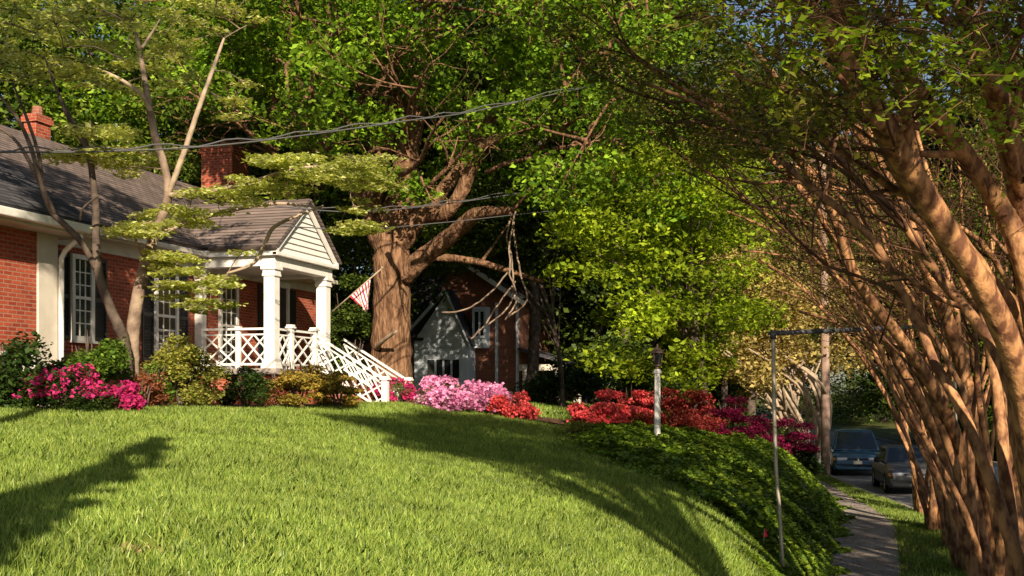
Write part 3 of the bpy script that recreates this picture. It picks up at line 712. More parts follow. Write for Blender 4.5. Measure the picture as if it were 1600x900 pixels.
limbs_to(b, [([(206,640,D),(207,560,D),(207,530,D),(214,470,D),(228,410,D),(243,365,D),(262,310,D),(258,265,D),(243,215,D),(232,160,D),(222,100,D),(212,50,D)], [.13,.125,.12,.11,.10,.085,.075,.07,.065,.06,.045,.03]),
])
bp = MB()
limbs_to(bp, [
 ([(262,305,D),(274,275,D-.1),(292,225,D-.2),(312,165,D-.3),(332,110,D-.3),(350,60,D)], [.05,.05,.048,.04,.035,.02]),
 ([(236,175,D),(222,150,D-.2),(195,128,D-.3),(165,113,D-.4),(130,100,D-.5)], [.045,.035,.03,.025,.015]),
 ([(222,75,D),(238,50,D),(250,30,D)], [.03,.02,.01]),
 ([(262,305,D),(330,300,D-.6),(400,282,D-1),(470,262,D-1.2),(560,262,D-1.4)], [.05,.04,.035,.025,.012]),
 ([(240,370,D),(300,345,D+.3),(380,325,D+.5),(440,318,D+.6),(500,325,D+.6)], [.05,.04,.035,.03,.015]),
 ([(505,322,D+.6),(470,335,D+.6),(428,355,D+.5),(412,385,D+.4),(395,412,D+.4),(355,427,D+.4)], [.02,.025,.035,.035,.03,.02]),
 ([(232,400,D),(270,410,D-.4),(300,430,D-.7),(340,440,D-1)], [.03,.025,.02,.01]),
 ([(228,410,D),(205,360,D-.3),(190,350,D-.5),(175,352,D-.8)], [.03,.02,.015,.01])])
dgb = b
q = tiers(rng, [(235,352,D-.4,32,6),(210,362,D-.8,14,4),(300,335,D-.3,40,8),(350,305,D-.5,42,8),(420,290,D-.8,40,8),(480,268,D-1,36,8),(540,255,D-1.2,28,8),(570,285,D-1.2,22,9),(440,252,D-1.2,20,5),(560,355,D-1,14,14)], 12, .5, .30, .05, 90)
q2 = tiers(rng, [(250,425,D-.7,25,12),(300,415,D-.8,26,10),(280,455,D-.8,30,9),(330,450,D-.9,22,10),(245,400,D-.7,15,5),(320,480,D-.8,18,5),(360,440,D-.8,10,5)], 8, .5, .24, .045, 75)
q3 = tiers(rng, [(200,100,D+1.2,70,22),(280,50,D+1.2,60,26),(330,150,D+1.3,40,14),(150,60,D+.8,60,25),(180,10,D,80,20),(330,10,D+1,60,20),(205,235,D+.6,26,4),(200,262,D+.6,28,5)], 9, .6, .32, .05, 80)
twigs_to(dgb, rng); dgb.build('trunk', M['bark_dog'], dg, smooth=True); bp.build('limb', M['bark_pale'], dg, smooth=True)
leaves('crown', np.concatenate([q, q2, q3]), .085, M['dog_leaf'], dg, rng, up=1.1, asp=.7)
D = 18.8
dg2 = thing('dogwood_tree', W(185,560,D), 'dark leaning multi stemmed dogwood in front of the shuttered window', 'tree')
b = MB()
limbs_to(b, [([(200,620,D+.3),(195,540,D+.2),(185,510,D),(170,475,D),(155,430,D),(150,380,D),(150,330,D),(146,290,D),(138,235,D),(120,200,D),(100,165,D),(80,120,D)], [.11,.10,.09,.08,.07,.068,.062,.055,.045,.035,.028,.015]),
 ([(150,420,D),(128,380,D-.2),(100,350,D-.2),(80,330,D-.2),(62,280,D-.3),(48,230,D-.3),(30,190,D-.4),(0,150,D-.5)], [.05,.05,.05,.045,.04,.035,.03,.02]),
 ([(85,335,D-.2),(50,260,D-.3),(20,215,D-.3),(-20,190,D-.4)], [.045,.035,.025,.015]),
 ([(66,290,D-.2),(60,240,D-.2),(40,180,D-.2),(20,130,D)], [.03,.03,.025,.015]),
 ([(125,345,D-.5),(130,325,D-.6),(155,305,D-.7)], [.02,.02,.015]),
 ([(140,240,D),(105,180,D-.2),(85,130,D-.3),(70,90,D-.4)], [.035,.03,.02,.012])])
q = tiers(rng, [(60,50,D,70,30),(10,90,D+.6,50,25),(110,120,D+.6,50,16),(60,10,D,80,20),(150,205,D+.5,26,5),(-30,30,D,50,30),(120,245,D+.5,26,4)], 13, .8, .34, .055, 90)
twigs_to(b, rng); b.build('trunk', M['bark_dark'], dg2, smooth=True)
leaves('crown', q, .085, M['dog_leaf'], dg2, rng, up=1.1, asp=.7)

# ------------------------------------------------------------------ crape myrtles along the walk
co = dict(seg=[.4,.3,.22,.15], wander=[.07,.13,.2,.25], trop=[0,.02,0,-.02], taper=[.3,.3,.35,.4], nch=[6,4,2,0], f0=[.3,.3,.25,0], ang=[.55,.7,.8,0], lr=[.5,.5,.5,0], rr=[.5,.5,.5,0], max=3)
def crape(x, y, seed, nst, H, label, nleaf=16, spread=.42, bias=(-.34, .0), rs=(.05,.10), young=.0, guides=(), flare=.5):
    rng = np.random.default_rng(seed); z = Tf(x, y)-.1
    t = thing('crape_myrtle', (x, y, z), label, 'tree', 'crape myrtles along the sidewalk')
    b = MB(); bt = MB(); tips = []; allp = []
    for s in range(nst):
        a = 2*math.pi*(s+rng.uniform(-.3, .3))/nst; ro = flare*rng.uniform(.35, 1)
        p = np.array([x+math.cos(a)*ro*.55, y+math.sin(a)*ro, z])
        d = np.array([math.cos(a)*spread*.35+bias[0]*.12, math.sin(a)*spread*.3+bias[1]*.3, 1.])
        hh = H*rng.uniform(.75, 1.1); n = 22; pts = [p.copy()]; r0 = rng.uniform(*rs)
        out = np.array([math.cos(a)*spread+bias[0], math.sin(a)*spread+bias[1], 0])*rng.uniform(.7, 1.35)
        for i in range(n):
            d = d+out*.115*(i/n)**1.3*1.7+rng.normal(size=3)*.075; d /= np.linalg.norm(d); p = p+d*hh/n; pts.append(p.copy())
        pts = np.array(pts); rad = r0*np.linspace(1, .28, n+1)*(1+.9*np.exp(-np.arange(n+1)/1.3)); allp.append((pts, rad))
    for g, rr in guides: P, r = lim(g, rr, 5); allp.append((P, r))
    def stray(P):            # boughs are pruned clear of the walk and the view under them
        px_, py_, d_ = PR(P); bad = (d_ > 3)&(py_ > np.interp(px_, [500,850,1020,1150,1250,1330,1400], [40,185,235,360,500,600,660]))&(px_ < 1400)
        return bad.any()
    for pts, rad in allp:
        if stray(pts[:-3]) : 
            px_, py_, d_ = PR(pts); bad = np.where((py_ > np.interp(px_, [500,850,1020,1150,1250,1330,1400], [40,185,235,360,500,600,660]))&(px_ < 1400)&(d_ > 3))[0]
            if len(bad) and bad[0] > 6: pts, rad = pts[:bad[0]], rad[:bad[0]]
            else: continue
        b.tube(pts, rad, 9, .05, rng); n = len(pts)-1
        for c in range(7):
            i = int(n*(.5+.5*(c+rng.random())/7)); i = min(i, n)
            dd = pts[min(i+1, n)]-pts[max(i-1, 0)]; dd /= np.linalg.norm(dd)
            ax = rng.normal(size=3); ax -= dd*np.dot(ax, dd); ax /= np.linalg.norm(ax)
            a = rng.uniform(.35, .8); pp = []; nt0 = len(tips)
            grow(pp, tips, pts[i], dd*math.cos(a)+ax*math.sin(a)+np.array([-.12,0,.0]), H*.3*rng.uniform(.6, 1.2), rad[i]*.5, 1, rng, co)
            if len(pp) and stray(pp[0][0]): del tips[nt0:]; continue
            for P, r, l in pp:
                if not stray(P): (b if l == 1 and r[0] > .03 else bt).tube(P, r, 6 if l == 1 else (4 if l == 2 else 3))
    tips = [q for q in tips if not stray(q)]
    b.build('trunk', M['bark_crape'], t, smooth=True); bt.build('branches', M['twig'], t, smooth=True)
    P = np.concatenate([tp[rng.integers(1, len(tp), nleaf)]+rng.normal(size=(nleaf, 3))*.11 for tp in tips])
    px_, py_, d_ = PR(P)
    low = py_ > np.interp(px_, [700,850,1100,1250,1400,1600], [200,240,270,230,170,190])
    P = P[((d_ > 4.0)|(d_ < 0))&(~low|(rng.random(len(P)) < .10))]
    leaves('crown', P, .062, M['crape_leaf'], t, rng, up=.5, asp=.55)
    return t, tips
crape(2.0, 12.6, 31, 8, 7.8, 'nearest crape myrtle, thick mottled stems leaning in from the right edge', 50, bias=(-.36,.1), rs=(.06,.10),
      guides=[([(1640,900,11.2),(1612,700,11),(1585,560,10.6),(1530,440,10.2),(1470,350,9.9),(1400,230,9.5),(1330,110,9.2),(1270,20,9),(1200,-60,8.8)], [.15,.13,.115,.11,.11,.105,.09,.07,.04]),
              ([(1650,900,11.5),(1620,560,11.2),(1540,440,10.8),(1460,330,10.4),(1400,250,10),(1340,60,9.6),(1330,-60,9)], [.13,.11,.1,.1,.09,.07,.04]),
              ([(1660,860,11.2),(1640,500,11),(1600,330,10.6),(1560,150,10),(1500,0,9.6)], [.14,.13,.12,.1,.07]),
              ([(1650,700,11),(1600,420,10.5),(1560,320,10.4),(1470,190,10),(1400,100,9.5),(1340,60,9)], [.12,.1,.09,.07,.05,.03])])
crape(1.95, 17.2, 32, 11, 8.0, 'second crape myrtle from the camera, flared stump of many stems beside the walk', 62, bias=(-.42,0), rs=(.045,.085), flare=.62,
      guides=[([(1545,905,16.8),(1500,700,16.6),(1430,560,16.2),(1340,440,15.8),(1300,330,15.4),(1240,240,15),(1150,180,14.6),(1050,130,14.2),(960,60,13.8)], [.12,.1,.085,.08,.07,.06,.05,.035,.02]),
              ([(1560,905,17),(1510,600,16.5),(1440,400,16),(1370,250,15.5),(1290,150,15),(1180,60,14.5)], [.12,.1,.09,.075,.05,.03])])
crape(1.95, 20.6, 33, 10, 8.4, 'third crape myrtle, reddish stems leaning over the sidewalk', 62, bias=(-.42,0), rs=(.035,.075),
      guides=[([(1500,880,19.5),(1470,700,19.3),(1400,560,19),(1330,430,18.6),(1270,320,18),(1180,230,17.5),(1080,190,17)], [.10,.085,.075,.065,.05,.04,.02])])
crape(1.95, 23.6, 36, 8, 8.4, 'fourth crape myrtle, thin crowded stems rising behind the third', 62, bias=(-.36,0), rs=(.035,.075))
crape(1.85, 26.6, 34, 8, 8.4, 'fifth crape myrtle with stems crossing its neighbours', 55, bias=(-.34,0), rs=(.045,.08))
crape(1.75, 30.2, 35, 6, 8.0, 'farthest crape myrtle of the row, in front of the parked grey sedan', 50, bias=(-.25,0), rs=(.05,.08), spread=.3)
print('wood done')
# young leaf sprays hanging close overhead belong to the nearest crape
def G(px, d): p = W(px, 700, d); return p[0], p[1]
rng = np.random.default_rng(61); pts = []; b = MB()
near = [o for o in col.objects if o.get('label', '').startswith('nearest crape')][0]
for (px_, py_, d_, n, sx, sy) in ((1450,50,7,26,90,35),(1560,40,6.8,16,50,30),(1330,30,7.2,16,70,22),(1480,110,6.6,8,40,25),(1590,110,6.6,6,20,40),(1130,30,8.6,9,80,18),(1250,20,8,10,60,18),(1240,95,8.6,6,40,15),(1220,130,8.4,5,25,8),(1500,165,6.8,4,22,8),(1590,190,7,4,20,20),(1400,60,7,8,60,30)):
    A_ = np.array(W(max(px_+60, 1250)+rng.uniform(60, 160), -130, d_+1.2)); B_ = np.array(W(px_-sx, py_, d_)); mid = (A_+B_)/2+np.array([0, 0, .25])
    BR = smooth_path([A_, mid, B_], 8); b.tube(BR, np.linspace(.018, .004, len(BR)), 6)
    for i in range(n):
        c = np.array(W(px_+rng.normal()*sx, py_+rng.normal()*sy*.8, d_+rng.normal()*.5)); dd = rng.normal(size=3); dd[2] -= .3; dd[0] -= .5; dd /= np.linalg.norm(dd)
        P = np.array([c+dd*s_+np.array([0,0,-.04])*s_*s_*6 for s_ in np.linspace(0, .34, 7)])
        a0 = BR[np.argmin(np.linalg.norm(BR-c, axis=1))]; b.tube(np.concatenate([smooth_path([a0, (a0+c)/2+np.array([0,0,.05]), c], 3)[:-1], P]), np.linspace(.0045, .0015, 13), 4)
        for q in P[1:]: pts.append(q+rng.normal(size=(3, 3))*.022)
b.build('branch', M['twig'], near, smooth=True)
leaves('young_leaves', np.concatenate(pts), .05, M['crape_young'], near, rng, up=.6, asp=.62)

# ------------------------------------------------------------------ other trees
def cl_tree(name, label, base, pix, D, dj, nclump, npl, kr, leafm, ls, barkm, rt, seed, cat='tree', group=None, ntr=6, ok=None, trunkpix=None):
    rng = np.random.default_rng(seed); x, y = base; z = Tf(x, y)-.1
    t = thing(name, (x, y, z), label, cat, group); pts = []; cs = []
    x0, x1, y0, y1 = pix; mx, my = (x0+x1)/2, (y0+y1)/2
    while len(cs) < nclump:
        u, v = rng.uniform(-1, 1, 2)
        if u*u+v*v > 1: continue
        px_, py_ = mx+u*(x1-x0)/2, my+v*(y1-y0)/2
        if ok and not ok(px_, py_, rng): continue
        c = np.array(W(px_, py_, D+rng.uniform(-dj, dj))); cs.append(c); k = rng.uniform(*kr)
        pts.append(blob(rng, c, (k*1.2, k*1.2, k*.55), int(npl*(k/kr[1])**2)))
    b = MB(); cc = np.mean(cs, 0)
    P = smooth_path([(x,y,z), (x+(cc[0]-x)*.1, y+(cc[1]-y)*.1, z+(cc[2]-z)*.35), (x+(cc[0]-x)*.5, y+(cc[1]-y)*.5, z+(cc[2]-z)*.75), cc], 5)
    b.tube(P, np.linspace(rt, rt*.4, len(P)), 9, .04, rng)
    for i in range(min(ntr, len(cs))):
        c = cs[i]; j = rng.integers(len(P)//3, len(P)); m = (P[j]+c)/2+np.array([0,0,.3]); Q = smooth_path([P[j], m, c], 4); b.tube(Q, np.linspace(rt*.4, .02, len(Q)), 6)
    b.build('trunk', barkm, t, smooth=True); leaves('crown', np.concatenate(pts), ls, leafm, t, rng, up=.35); return t
x_, y_ = G(1102, 30.5)
cl_tree('maple_tree', 'bright lime green maple with drooping boughs behind the lamp post', (x_, y_), (850,1200,215,600), 31, 3.2, 84, 640, (.4,1.0), M['maple_leaf'], .15, M['bark_dark'], .13, 71, ntr=30,
        ok=lambda a, c, r: not (a < 960 and c > 400 and r.random() < .75) and not (1000 < a < 1060 and c > 500 and r.random() < .6))
x_, y_ = G(880, 38.5)
cl_tree('broadleaf_tree', 'dark understory tree between the oak and the neighbour porch', (x_, y_), (690,900,290,440), 38, 2, 40, 520, (.5,1.0), M['deep_leaf'], .16, M['bark_dark'], .10, 74, ntr=24)
x_, y_ = G(1130, 54)
cl_tree('maple_tree', 'mid green tree filling the gap above the red maple shrubs', (x_, y_), (1000,1330,130,560), 56, 4, 80, 560, (1.1,1.9), M['mid_leaf'], .2, M['bark_dark'], .18, 72, ntr=24)
x_, y_ = G(1250, 43)
cl_tree('crape_myrtle', 'golden bronze crape myrtle glowing at the far bend of the street', (x_, y_), (1090,1350,380,625), 43, 3, 66, 480, (.5,1.1), M['gold_leaf'], .17, M['bark_pale'], .12, 73, ntr=40)
# its bare fan of stems
rng = np.random.default_rng(12); gold = [o for o in col.objects if 'golden bronze' in o.get('label', '')][0]; b = MB()
for i in range(22):
    a = rng.uniform(1215, 1300); P, r = lim([(a*.25+1265*.75, 725, 43+rng.normal()*.3), (a, 665, 43+rng.normal()*.6), (a-rng.uniform(5, 60), 600, 42.5+rng.normal()), (a-rng.uniform(30, 120), 545, 42+rng.normal())], [.09,.08,.06,.03]); b.tube(P, r, 6)
b.build('stems', M['bark_pale'], gold, smooth=True)

BG = [  # px, depth, height, crown radius, low, leaf, label
 (-60, 38, 15, 5.5, .2, 'mid_leaf', 'leafy tree behind the left end of the house roof'),
 (120, 41, 16, 5.5, .2, 'oak_leaf', 'broad green tree between the two chimneys'),
 (270, 44, 17, 6, .15, 'deep_leaf', 'dark green tree behind the right chimney'),
 (400, 40, 15, 5, .12, 'mid_leaf', 'tree with low boughs just right of the right chimney'),
 (520, 45, 17, 5.5, .1, 'deep_leaf', 'dark tree seen between the porch gable and the oak trunk'),
 (820, 60, 18, 6.5, .15, 'deep_leaf', 'tall dark tree rising behind the neighbour house roof'),
 (930, 52, 14, 5.5, .05, 'deep_leaf', 'shadowy tree to the right of the neighbour side porch'),
 (1050, 62, 17, 7, .05, 'mid_leaf', 'woodland tree far behind the lamp post'),
 (1100, 72, 19, 7.5, .05, 'mid_leaf', 'large tree beyond the golden crape myrtle'),
 (1330, 95, 22, 9, .03, 'deep_leaf', 'dark tree closing the end of the street'),
 (1435, 67, 19, 6, .08, 'mid_leaf', 'street tree across the road behind the parked cars'),
 (1500, 60, 19, 6, .06, 'deep_leaf', 'dark tree across the road seen through the crape stems'),
 (1645, 51, 19, 6, .08, 'mid_leaf', 'tree across the road at the right edge'),
 (700, 68, 23, 8, .1, 'deep_leaf', 'tallest tree behind the oak crown'),
 (600, 48, 19, 6.5, .3, 'deep_leaf', 'dense tree straight behind the oak crown'),
 (830, 44, 17, 5.5, .42, 'deep_leaf', 'dense tree above the neighbour house roof'),
 (980, 50, 19, 6.5, .3, 'deep_leaf', 'dense tree behind the bright maple'),
 (1565, 55, 18, 5.5, .05, 'deep_leaf', 'dark tree across the road behind the thickest stems'),
 (1175, 56, 18, 6, .3, 'deep_leaf', 'dark crown above the golden crape myrtle')]
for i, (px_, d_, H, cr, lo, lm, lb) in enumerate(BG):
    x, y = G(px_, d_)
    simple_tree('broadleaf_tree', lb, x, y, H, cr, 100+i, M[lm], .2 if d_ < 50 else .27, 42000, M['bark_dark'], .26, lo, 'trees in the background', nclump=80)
# low hedge-like dark shrubs closing the gaps
def shrub(name, label, px_, py_, d_, rx, H, seed, lm, ls, n, fm=None, fs=.05, fn=0, ry=None, cat='shrub', group=None, flat=1, z=None, ftop=.0, loose=.16, side=None):
    rng = np.random.default_rng(seed); p = W(px_, py_, d_); x, y = p[0], p[1]; z = (Tf(x, y) if z is None else z)
    ry = ry or rx
    t = thing(name, (x, y, z), label, cat, group)
    b = MB()
    for i in range(9):
        a = rng.uniform(0, 6.28); q = np.array([x+math.cos(a)*rx*.75*rng.random(), y+math.sin(a)*ry*.75*rng.random(), z+H*rng.uniform(.5, .9)])
        P = smooth_path([(x+rng.normal()*.06, y+rng.normal()*.06, z-.05), ((x+q[0])/2, (y+q[1])/2, z+H*.3), q], 4); b.tube(P, np.linspace(.025, .008, len(P)), 5)
    b.build('stem', M['bark_dark'], t, smooth=True)
    k = 26; cs = []
    for i in range(k):
        dd = rng.normal(size=3); dd[2] = abs(dd[2])*.9; dd /= np.linalg.norm(dd); cs.append(np.array([x, y, z+H*.12])+dd*np.array([rx, ry, H*.8])*rng.uniform(.55, .92))
    def spread(m, sh):
        out = []
        for c in cs: rr = rx*rng.uniform(.24, .40); out.append(blob(rng, c, (rr, rr, rr*.75*flat), m//k, sh))
        q = np.concatenate(out); q[:, 2] = np.maximum(q[:, 2], z+.02); return q
    leaves('foliage', spread(n, .3), ls, M[lm], t, rng, up=.5)
    if fm:
        q = spread(fn*2, .75); q = q[(q[:, 2] > z+H*ftop)]
        out = norm((q-np.array([x, y, z+H*.3]))/np.array([rx, ry, H]))
        m = ((q-np.array([x, y, z+H*.2]))/np.array([rx, ry, H])); rr = np.linalg.norm(m, axis=1); q = q[rr > .62][:fn]
        if side is not None: q = q[q[:, 0]*side[0]+q[:, 1]*side[1] > x*side[0]+y*side[1]+side[2]]
        # every flower: three petals around a point
        Q = np.repeat(q, 3, 0)+rng.normal(size=(len(q)*3, 3))*fs*.3
        leaves('blossom', Q, fs, M[fm], t, rng, up=.2, asp=.9)
    return t
shrub('azalea', 'pink flowering azalea mound right of the stair newel posts', 708, 655, 27.2, .9, .86, 201, 'shrub_green', .06, 5000, 'pink', .085, 3600, ry=1.0, cat='azalea', ftop=.05)
shrub('azalea', 'second pink azalea merged behind the lilac pink mound', 756, 655, 28.2, .8, .74, 202, 'shrub_green', .06, 4000, 'pink', .085, 2600, cat='azalea', ftop=.05)
shrub('azalea', 'low coral red azalea at the right end of the pink mound', 800, 664, 27.6, .55, .72, 203, 'shrub_rust', .05, 3000, 'red', .06, 1700, cat='azalea')
shrub('azalea', 'small deep pink azalea behind the bottom newel posts', 618, 640, 29.5, .6, .75, 209, 'shrub_green', .05, 2500, 'magenta', .06, 1200, cat='azalea')
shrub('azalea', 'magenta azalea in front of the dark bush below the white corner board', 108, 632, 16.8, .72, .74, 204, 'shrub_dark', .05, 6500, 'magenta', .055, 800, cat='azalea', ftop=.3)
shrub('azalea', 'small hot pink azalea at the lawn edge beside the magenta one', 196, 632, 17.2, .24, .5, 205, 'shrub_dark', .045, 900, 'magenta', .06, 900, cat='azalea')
shrub('azalea', 'coral red azalea left of the lamp post', 938, 678, 27.6, .85, 1.1, 206, 'shrub_green', .05, 3500, 'red', .065, 2500, cat='azalea', flat=.45, ftop=.2)
shrub('azalea', 'taller coral azalea spray just left of the lamp post', 985, 670, 29, .7, 1.35, 207, 'jmaple', .06, 3500, 'red', .06, 1300, cat='azalea', flat=.4, ftop=.35)
shrub('japanese_maple', 'bronze red lace leaf maple right of the lamp post', 1062, 680, 30, 1.15, 1.5, 208, 'jmaple', .07, 9000, cat='shrub', flat=.4)
shrub('japanese_maple', 'wine purple maple shrub left of the metal pipe frame', 1140, 690, 31, .95, 1.35, 210, 'purple', .07, 8000, cat='shrub', flat=.5)
shrub('japanese_maple', 'wine purple maple shrub right of the metal pipe', 1222, 710, 34, 1.0, 1.6, 211, 'purple', .08, 8000, cat='shrub', flat=.5)
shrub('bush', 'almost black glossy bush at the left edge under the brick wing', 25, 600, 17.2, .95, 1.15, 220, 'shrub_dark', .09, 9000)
shrub('bush', 'dark bush below the shade-toned white corner board', 88, 600, 17.4, .5, .85, 221, 'shrub_dark', .08, 4000)
shrub('bush', 'tall green bush under the shuttered window', 148, 590, 17.9, .62, 1.45, 222, 'shrub_green', .07, 9000)
shrub('bush', 'rusty red bush at the foot of the pale dogwood', 222, 600, 18.6, .4, .75, 223, 'shrub_rust', .06, 2600)
shrub('bush', 'yellow green upright bush beside the porch railing', 285, 625, 19.6, .72, 1.42, 224, 'shrub_lime', .06, 9500, loose=.3)
shrub('bush', 'green bush between the rusty bush and the yellow green one', 236, 625, 19.2, .4, .85, 230, 'shrub_green', .06, 2500)
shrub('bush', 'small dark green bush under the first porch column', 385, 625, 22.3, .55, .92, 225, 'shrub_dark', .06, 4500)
shrub('bush', 'rust tinged low bush at the column foot', 430, 625, 23.6, .4, .8, 231, 'shrub_rust', .055, 2200)
shrub('bush', 'olive gold low bush in front of the porch newel posts', 468, 632, 23.6, .74, 1.2, 226, 'shrub_olive', .07, 7500, flat=.45)
shrub('bush', 'olive gold low bush at the foot of the stair railing', 530, 636, 24.4, .62, .9, 227, 'shrub_olive', .07, 5500, flat=.45)
shrub('bush', 'lime sapling shoots at the foot of the oak trunk', 632, 630, 30.5, .25, 1.0, 228, 'shrub_lime', .07, 500)
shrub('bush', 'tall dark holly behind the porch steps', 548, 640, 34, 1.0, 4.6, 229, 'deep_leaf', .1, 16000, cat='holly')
shrub('bush', 'dark laurel beside the neighbour porch', 880, 650, 40, 1.6, 2.2, 232, 'shrub_dark', .12, 9000)
shrub('bush', 'blue green bush at the end of the ivy bank by the utility pole', 1250, 740, 35, .7, 1.15, 233, 'shrub_dark', .09, 6000)
shrub('bush', 'green spreading bush beyond the pipe frame', 1180, 690, 38, 1.3, 1.2, 234, 'deep_leaf', .1, 7000)
shrub('bush', 'dark hedge bush left of the maple trunk', 1020, 660, 40, 1.8, 2.2, 235, 'deep_leaf', .12, 9000)
shrub('bush', 'pale green low plant below the coral azalea', 905, 690, 25.8, .4, .3, 236, 'shrub_lime', .06, 1500)
for i, (px_, d_, rx, H) in enumerate(((1380,88,5,4),(1320,100,6,4.5),(1510,60,2.6,3),(1100,63,3,5),(1120,73,3.5,4),(1600,51,2.2,3),(1550,55,2.2,3))):
    shrub('bush', ['dense hedge at the far end of the street','dark hedge closing the view above the blue car','roadside bush across the road','thicket behind the golden crape myrtle','thicket behind the purple maple','bush across the road nearest the right edge','bush across the road behind the thickest stems'][i], px_, 640, d_, rx, H, 240+i, 'deep_leaf', .2, 9000)

# ------------------------------------------------------------------ street furniture
lp = W(1027,699,25.5); z0 = Tf(lp[0], lp[1])-.05
t = thing('lamp_post', (lp[0], lp[1], z0), 'white painted garden lamp post with a dark lantern on the ivy bank', 'lamp post')
b = MB(); top = W(1025,577,25.5)[2]; H = top-z0
b.lathe((lp[0], lp[1], z0), [(.075,0),(.072,.4),(.066,H-.1),(.09,H-.09),(.10,H-.05),(.07,H-.03),(.07,H)], 8); b.build('post', M['white'], t)
b = MB(); c = (lp[0], lp[1], top); b.lathe(c, [(.03,0),(.03,.06),(.09,.08),(.09,.10)], 8); b.lathe((c[0],c[1],c[2]+.36), [(.16,0),(.13,.05),(.05,.12),(.02,.16),(.02,.2)], 8)
for k in range(6): a = k*math.pi/3; b.bar((c[0]+.085*math.cos(a), c[1]+.085*math.sin(a), c[2]+.1), (c[0]+.13*math.cos(a), c[1]+.13*math.sin(a), c[2]+.37), .014)
b.build('lantern', M['bronze'], t)
b = MB(); b.lathe((c[0],c[1],c[2]+.1), [(.07,0),(.115,.26)], 6); b.build('lantern_glass', M['glass'], t)

d_ = 16.2; g = W(1222,872,d_); tp = W(1208,523,d_); e = W(1335,517,15.6)
t = thing('pipe_frame', (g[0], g[1], Tf(g[0], g[1])), 'thin leaning metal pipe upright with a dark crossbar at the ivy bank', 'pipe frame')
b = MB(); P, r = lim([(1223,885,d_),(1218,800,d_),(1213,740,d_),(1211,690,d_),(1209,600,d_),(1208,524,d_)], [.028]*6, 3); b.tube(P, r, 8); b.build('upright', M['metal_pipe'], t, smooth=True)
b = MB(); tp = Vector(W(1204,521,d_)); e2 = Vector(W(1490,508,20.2)); b.tube([tp, tp.lerp(e2,.5), e2], .034, 8); b.tube([Vector(W(1208,530,d_)), Vector(W(1208,516,d_))], .045, 8); b.build('crossbar', M['iron'], t, smooth=True)
b = MB(); e3 = W(1490,880,20.2); b.tube([tuple(e2), (e2[0]+.1, e2[1], .1)], .028, 8); b.build('upright', M['metal_pipe'], t, smooth=True)

g = W(1193,850,16.6); gz = Tf(g[0], g[1])
t = thing('marker_flag', (g[0], g[1], gz), 'tiny red marker flag on a wire in the ivy left of the metal pipe', 'marker flag')
b = MB(); b.tube([(g[0],g[1],gz-.05),(g[0]+.01,g[1],gz+.33)], .003, 5); b.build('wire', M['metal_pipe'], t)
b = MB(); b.add([(g[0]+.01,g[1],gz+.33),(g[0]+.05,g[1]-.02,gz+.31),(g[0]+.06,g[1],gz+.22),(g[0]+.0,g[1]+.01,gz+.20)], [(0,1,2,3)]); b.build('flag', M['red_cloth'], t)

d_ = 41.5; g = W(1290,745,d_)
t = thing('utility_pole', (g[0], g[1], .1), 'weathered wooden utility pole on the verge in front of the blue car', 'utility pole')
b = MB(); b.tube([(g[0],g[1],-.1),(g[0],g[1],3),(g[0]-.05,g[1],7),(g[0]-.12,g[1],12.5)], [.165,.16,.14,.11], 12); b.build('post', M['pole'], t, smooth=True)
b = MB(); b.box(g[0]-1.2, g[0]+1.0, g[1]-.16, g[1]-.05, 11.4, 11.52); b.build('crossarm', M['pole'], t)
for dx in (-1, -.4, .4, .85):
    b = MB(); b.lathe((g[0]+dx, g[1]-.1, 11.52), [(.03,0),(.06,.05),(.05,.12),(.03,.14)], 8); b.build('insulator', M['iron'], t)
def cable(label, pix, r, tw=False, grp='overhead service cables'):
    P, rr = lim(pix, [r]*len(pix), 8); b = MB(); b.tube(P, r, 5)
    if tw:
        s = np.arange(len(P)); Q = P+np.stack([0*s, .02*np.sin(s*.9), .045+.035*np.sin(s*1.3)], 1); b.tube(Q, r*.9, 5)
    tag(b.build('overhead_cable', M['wire'], smooth=True), label, 'cable', grp)
cable('uppermost twisted cable crossing above the right chimney and the oak limbs', [(-150,246,15),(0,238,15.6),(150,237,16.5),(330,228,18),(500,208,20),(640,188,22),(735,175,24),(900,140,28),(1100,100,34),(1288,90,41)], .014, True)
cable('lower cable passing the porch gable and the oak fork', [(430,352,23),(560,358,24.5),(700,347,27),(800,336,29.5),(890,325,32),(1100,290,36.5),(1288,255,41.4)], .013)
cable('middle cable crossing the oak trunk', [(430,322,23),(560,331,24.5),(700,318,27),(830,300,29.8),(930,291,32),(1100,262,36.5),(1288,220,41.4)], .013, True)

# weathered timber lying at the lawn edge
b = MB(); b.bar(W(828,655,29.5), W(892,666,29.5), .07, .10); b.bar(W(825,668,29), W(890,668,29.2), .06, .06)
tag(b.build('timber_edging', M['pole'], bevel=.01), 'weathered timber rail between the red azaleas', 'timber')

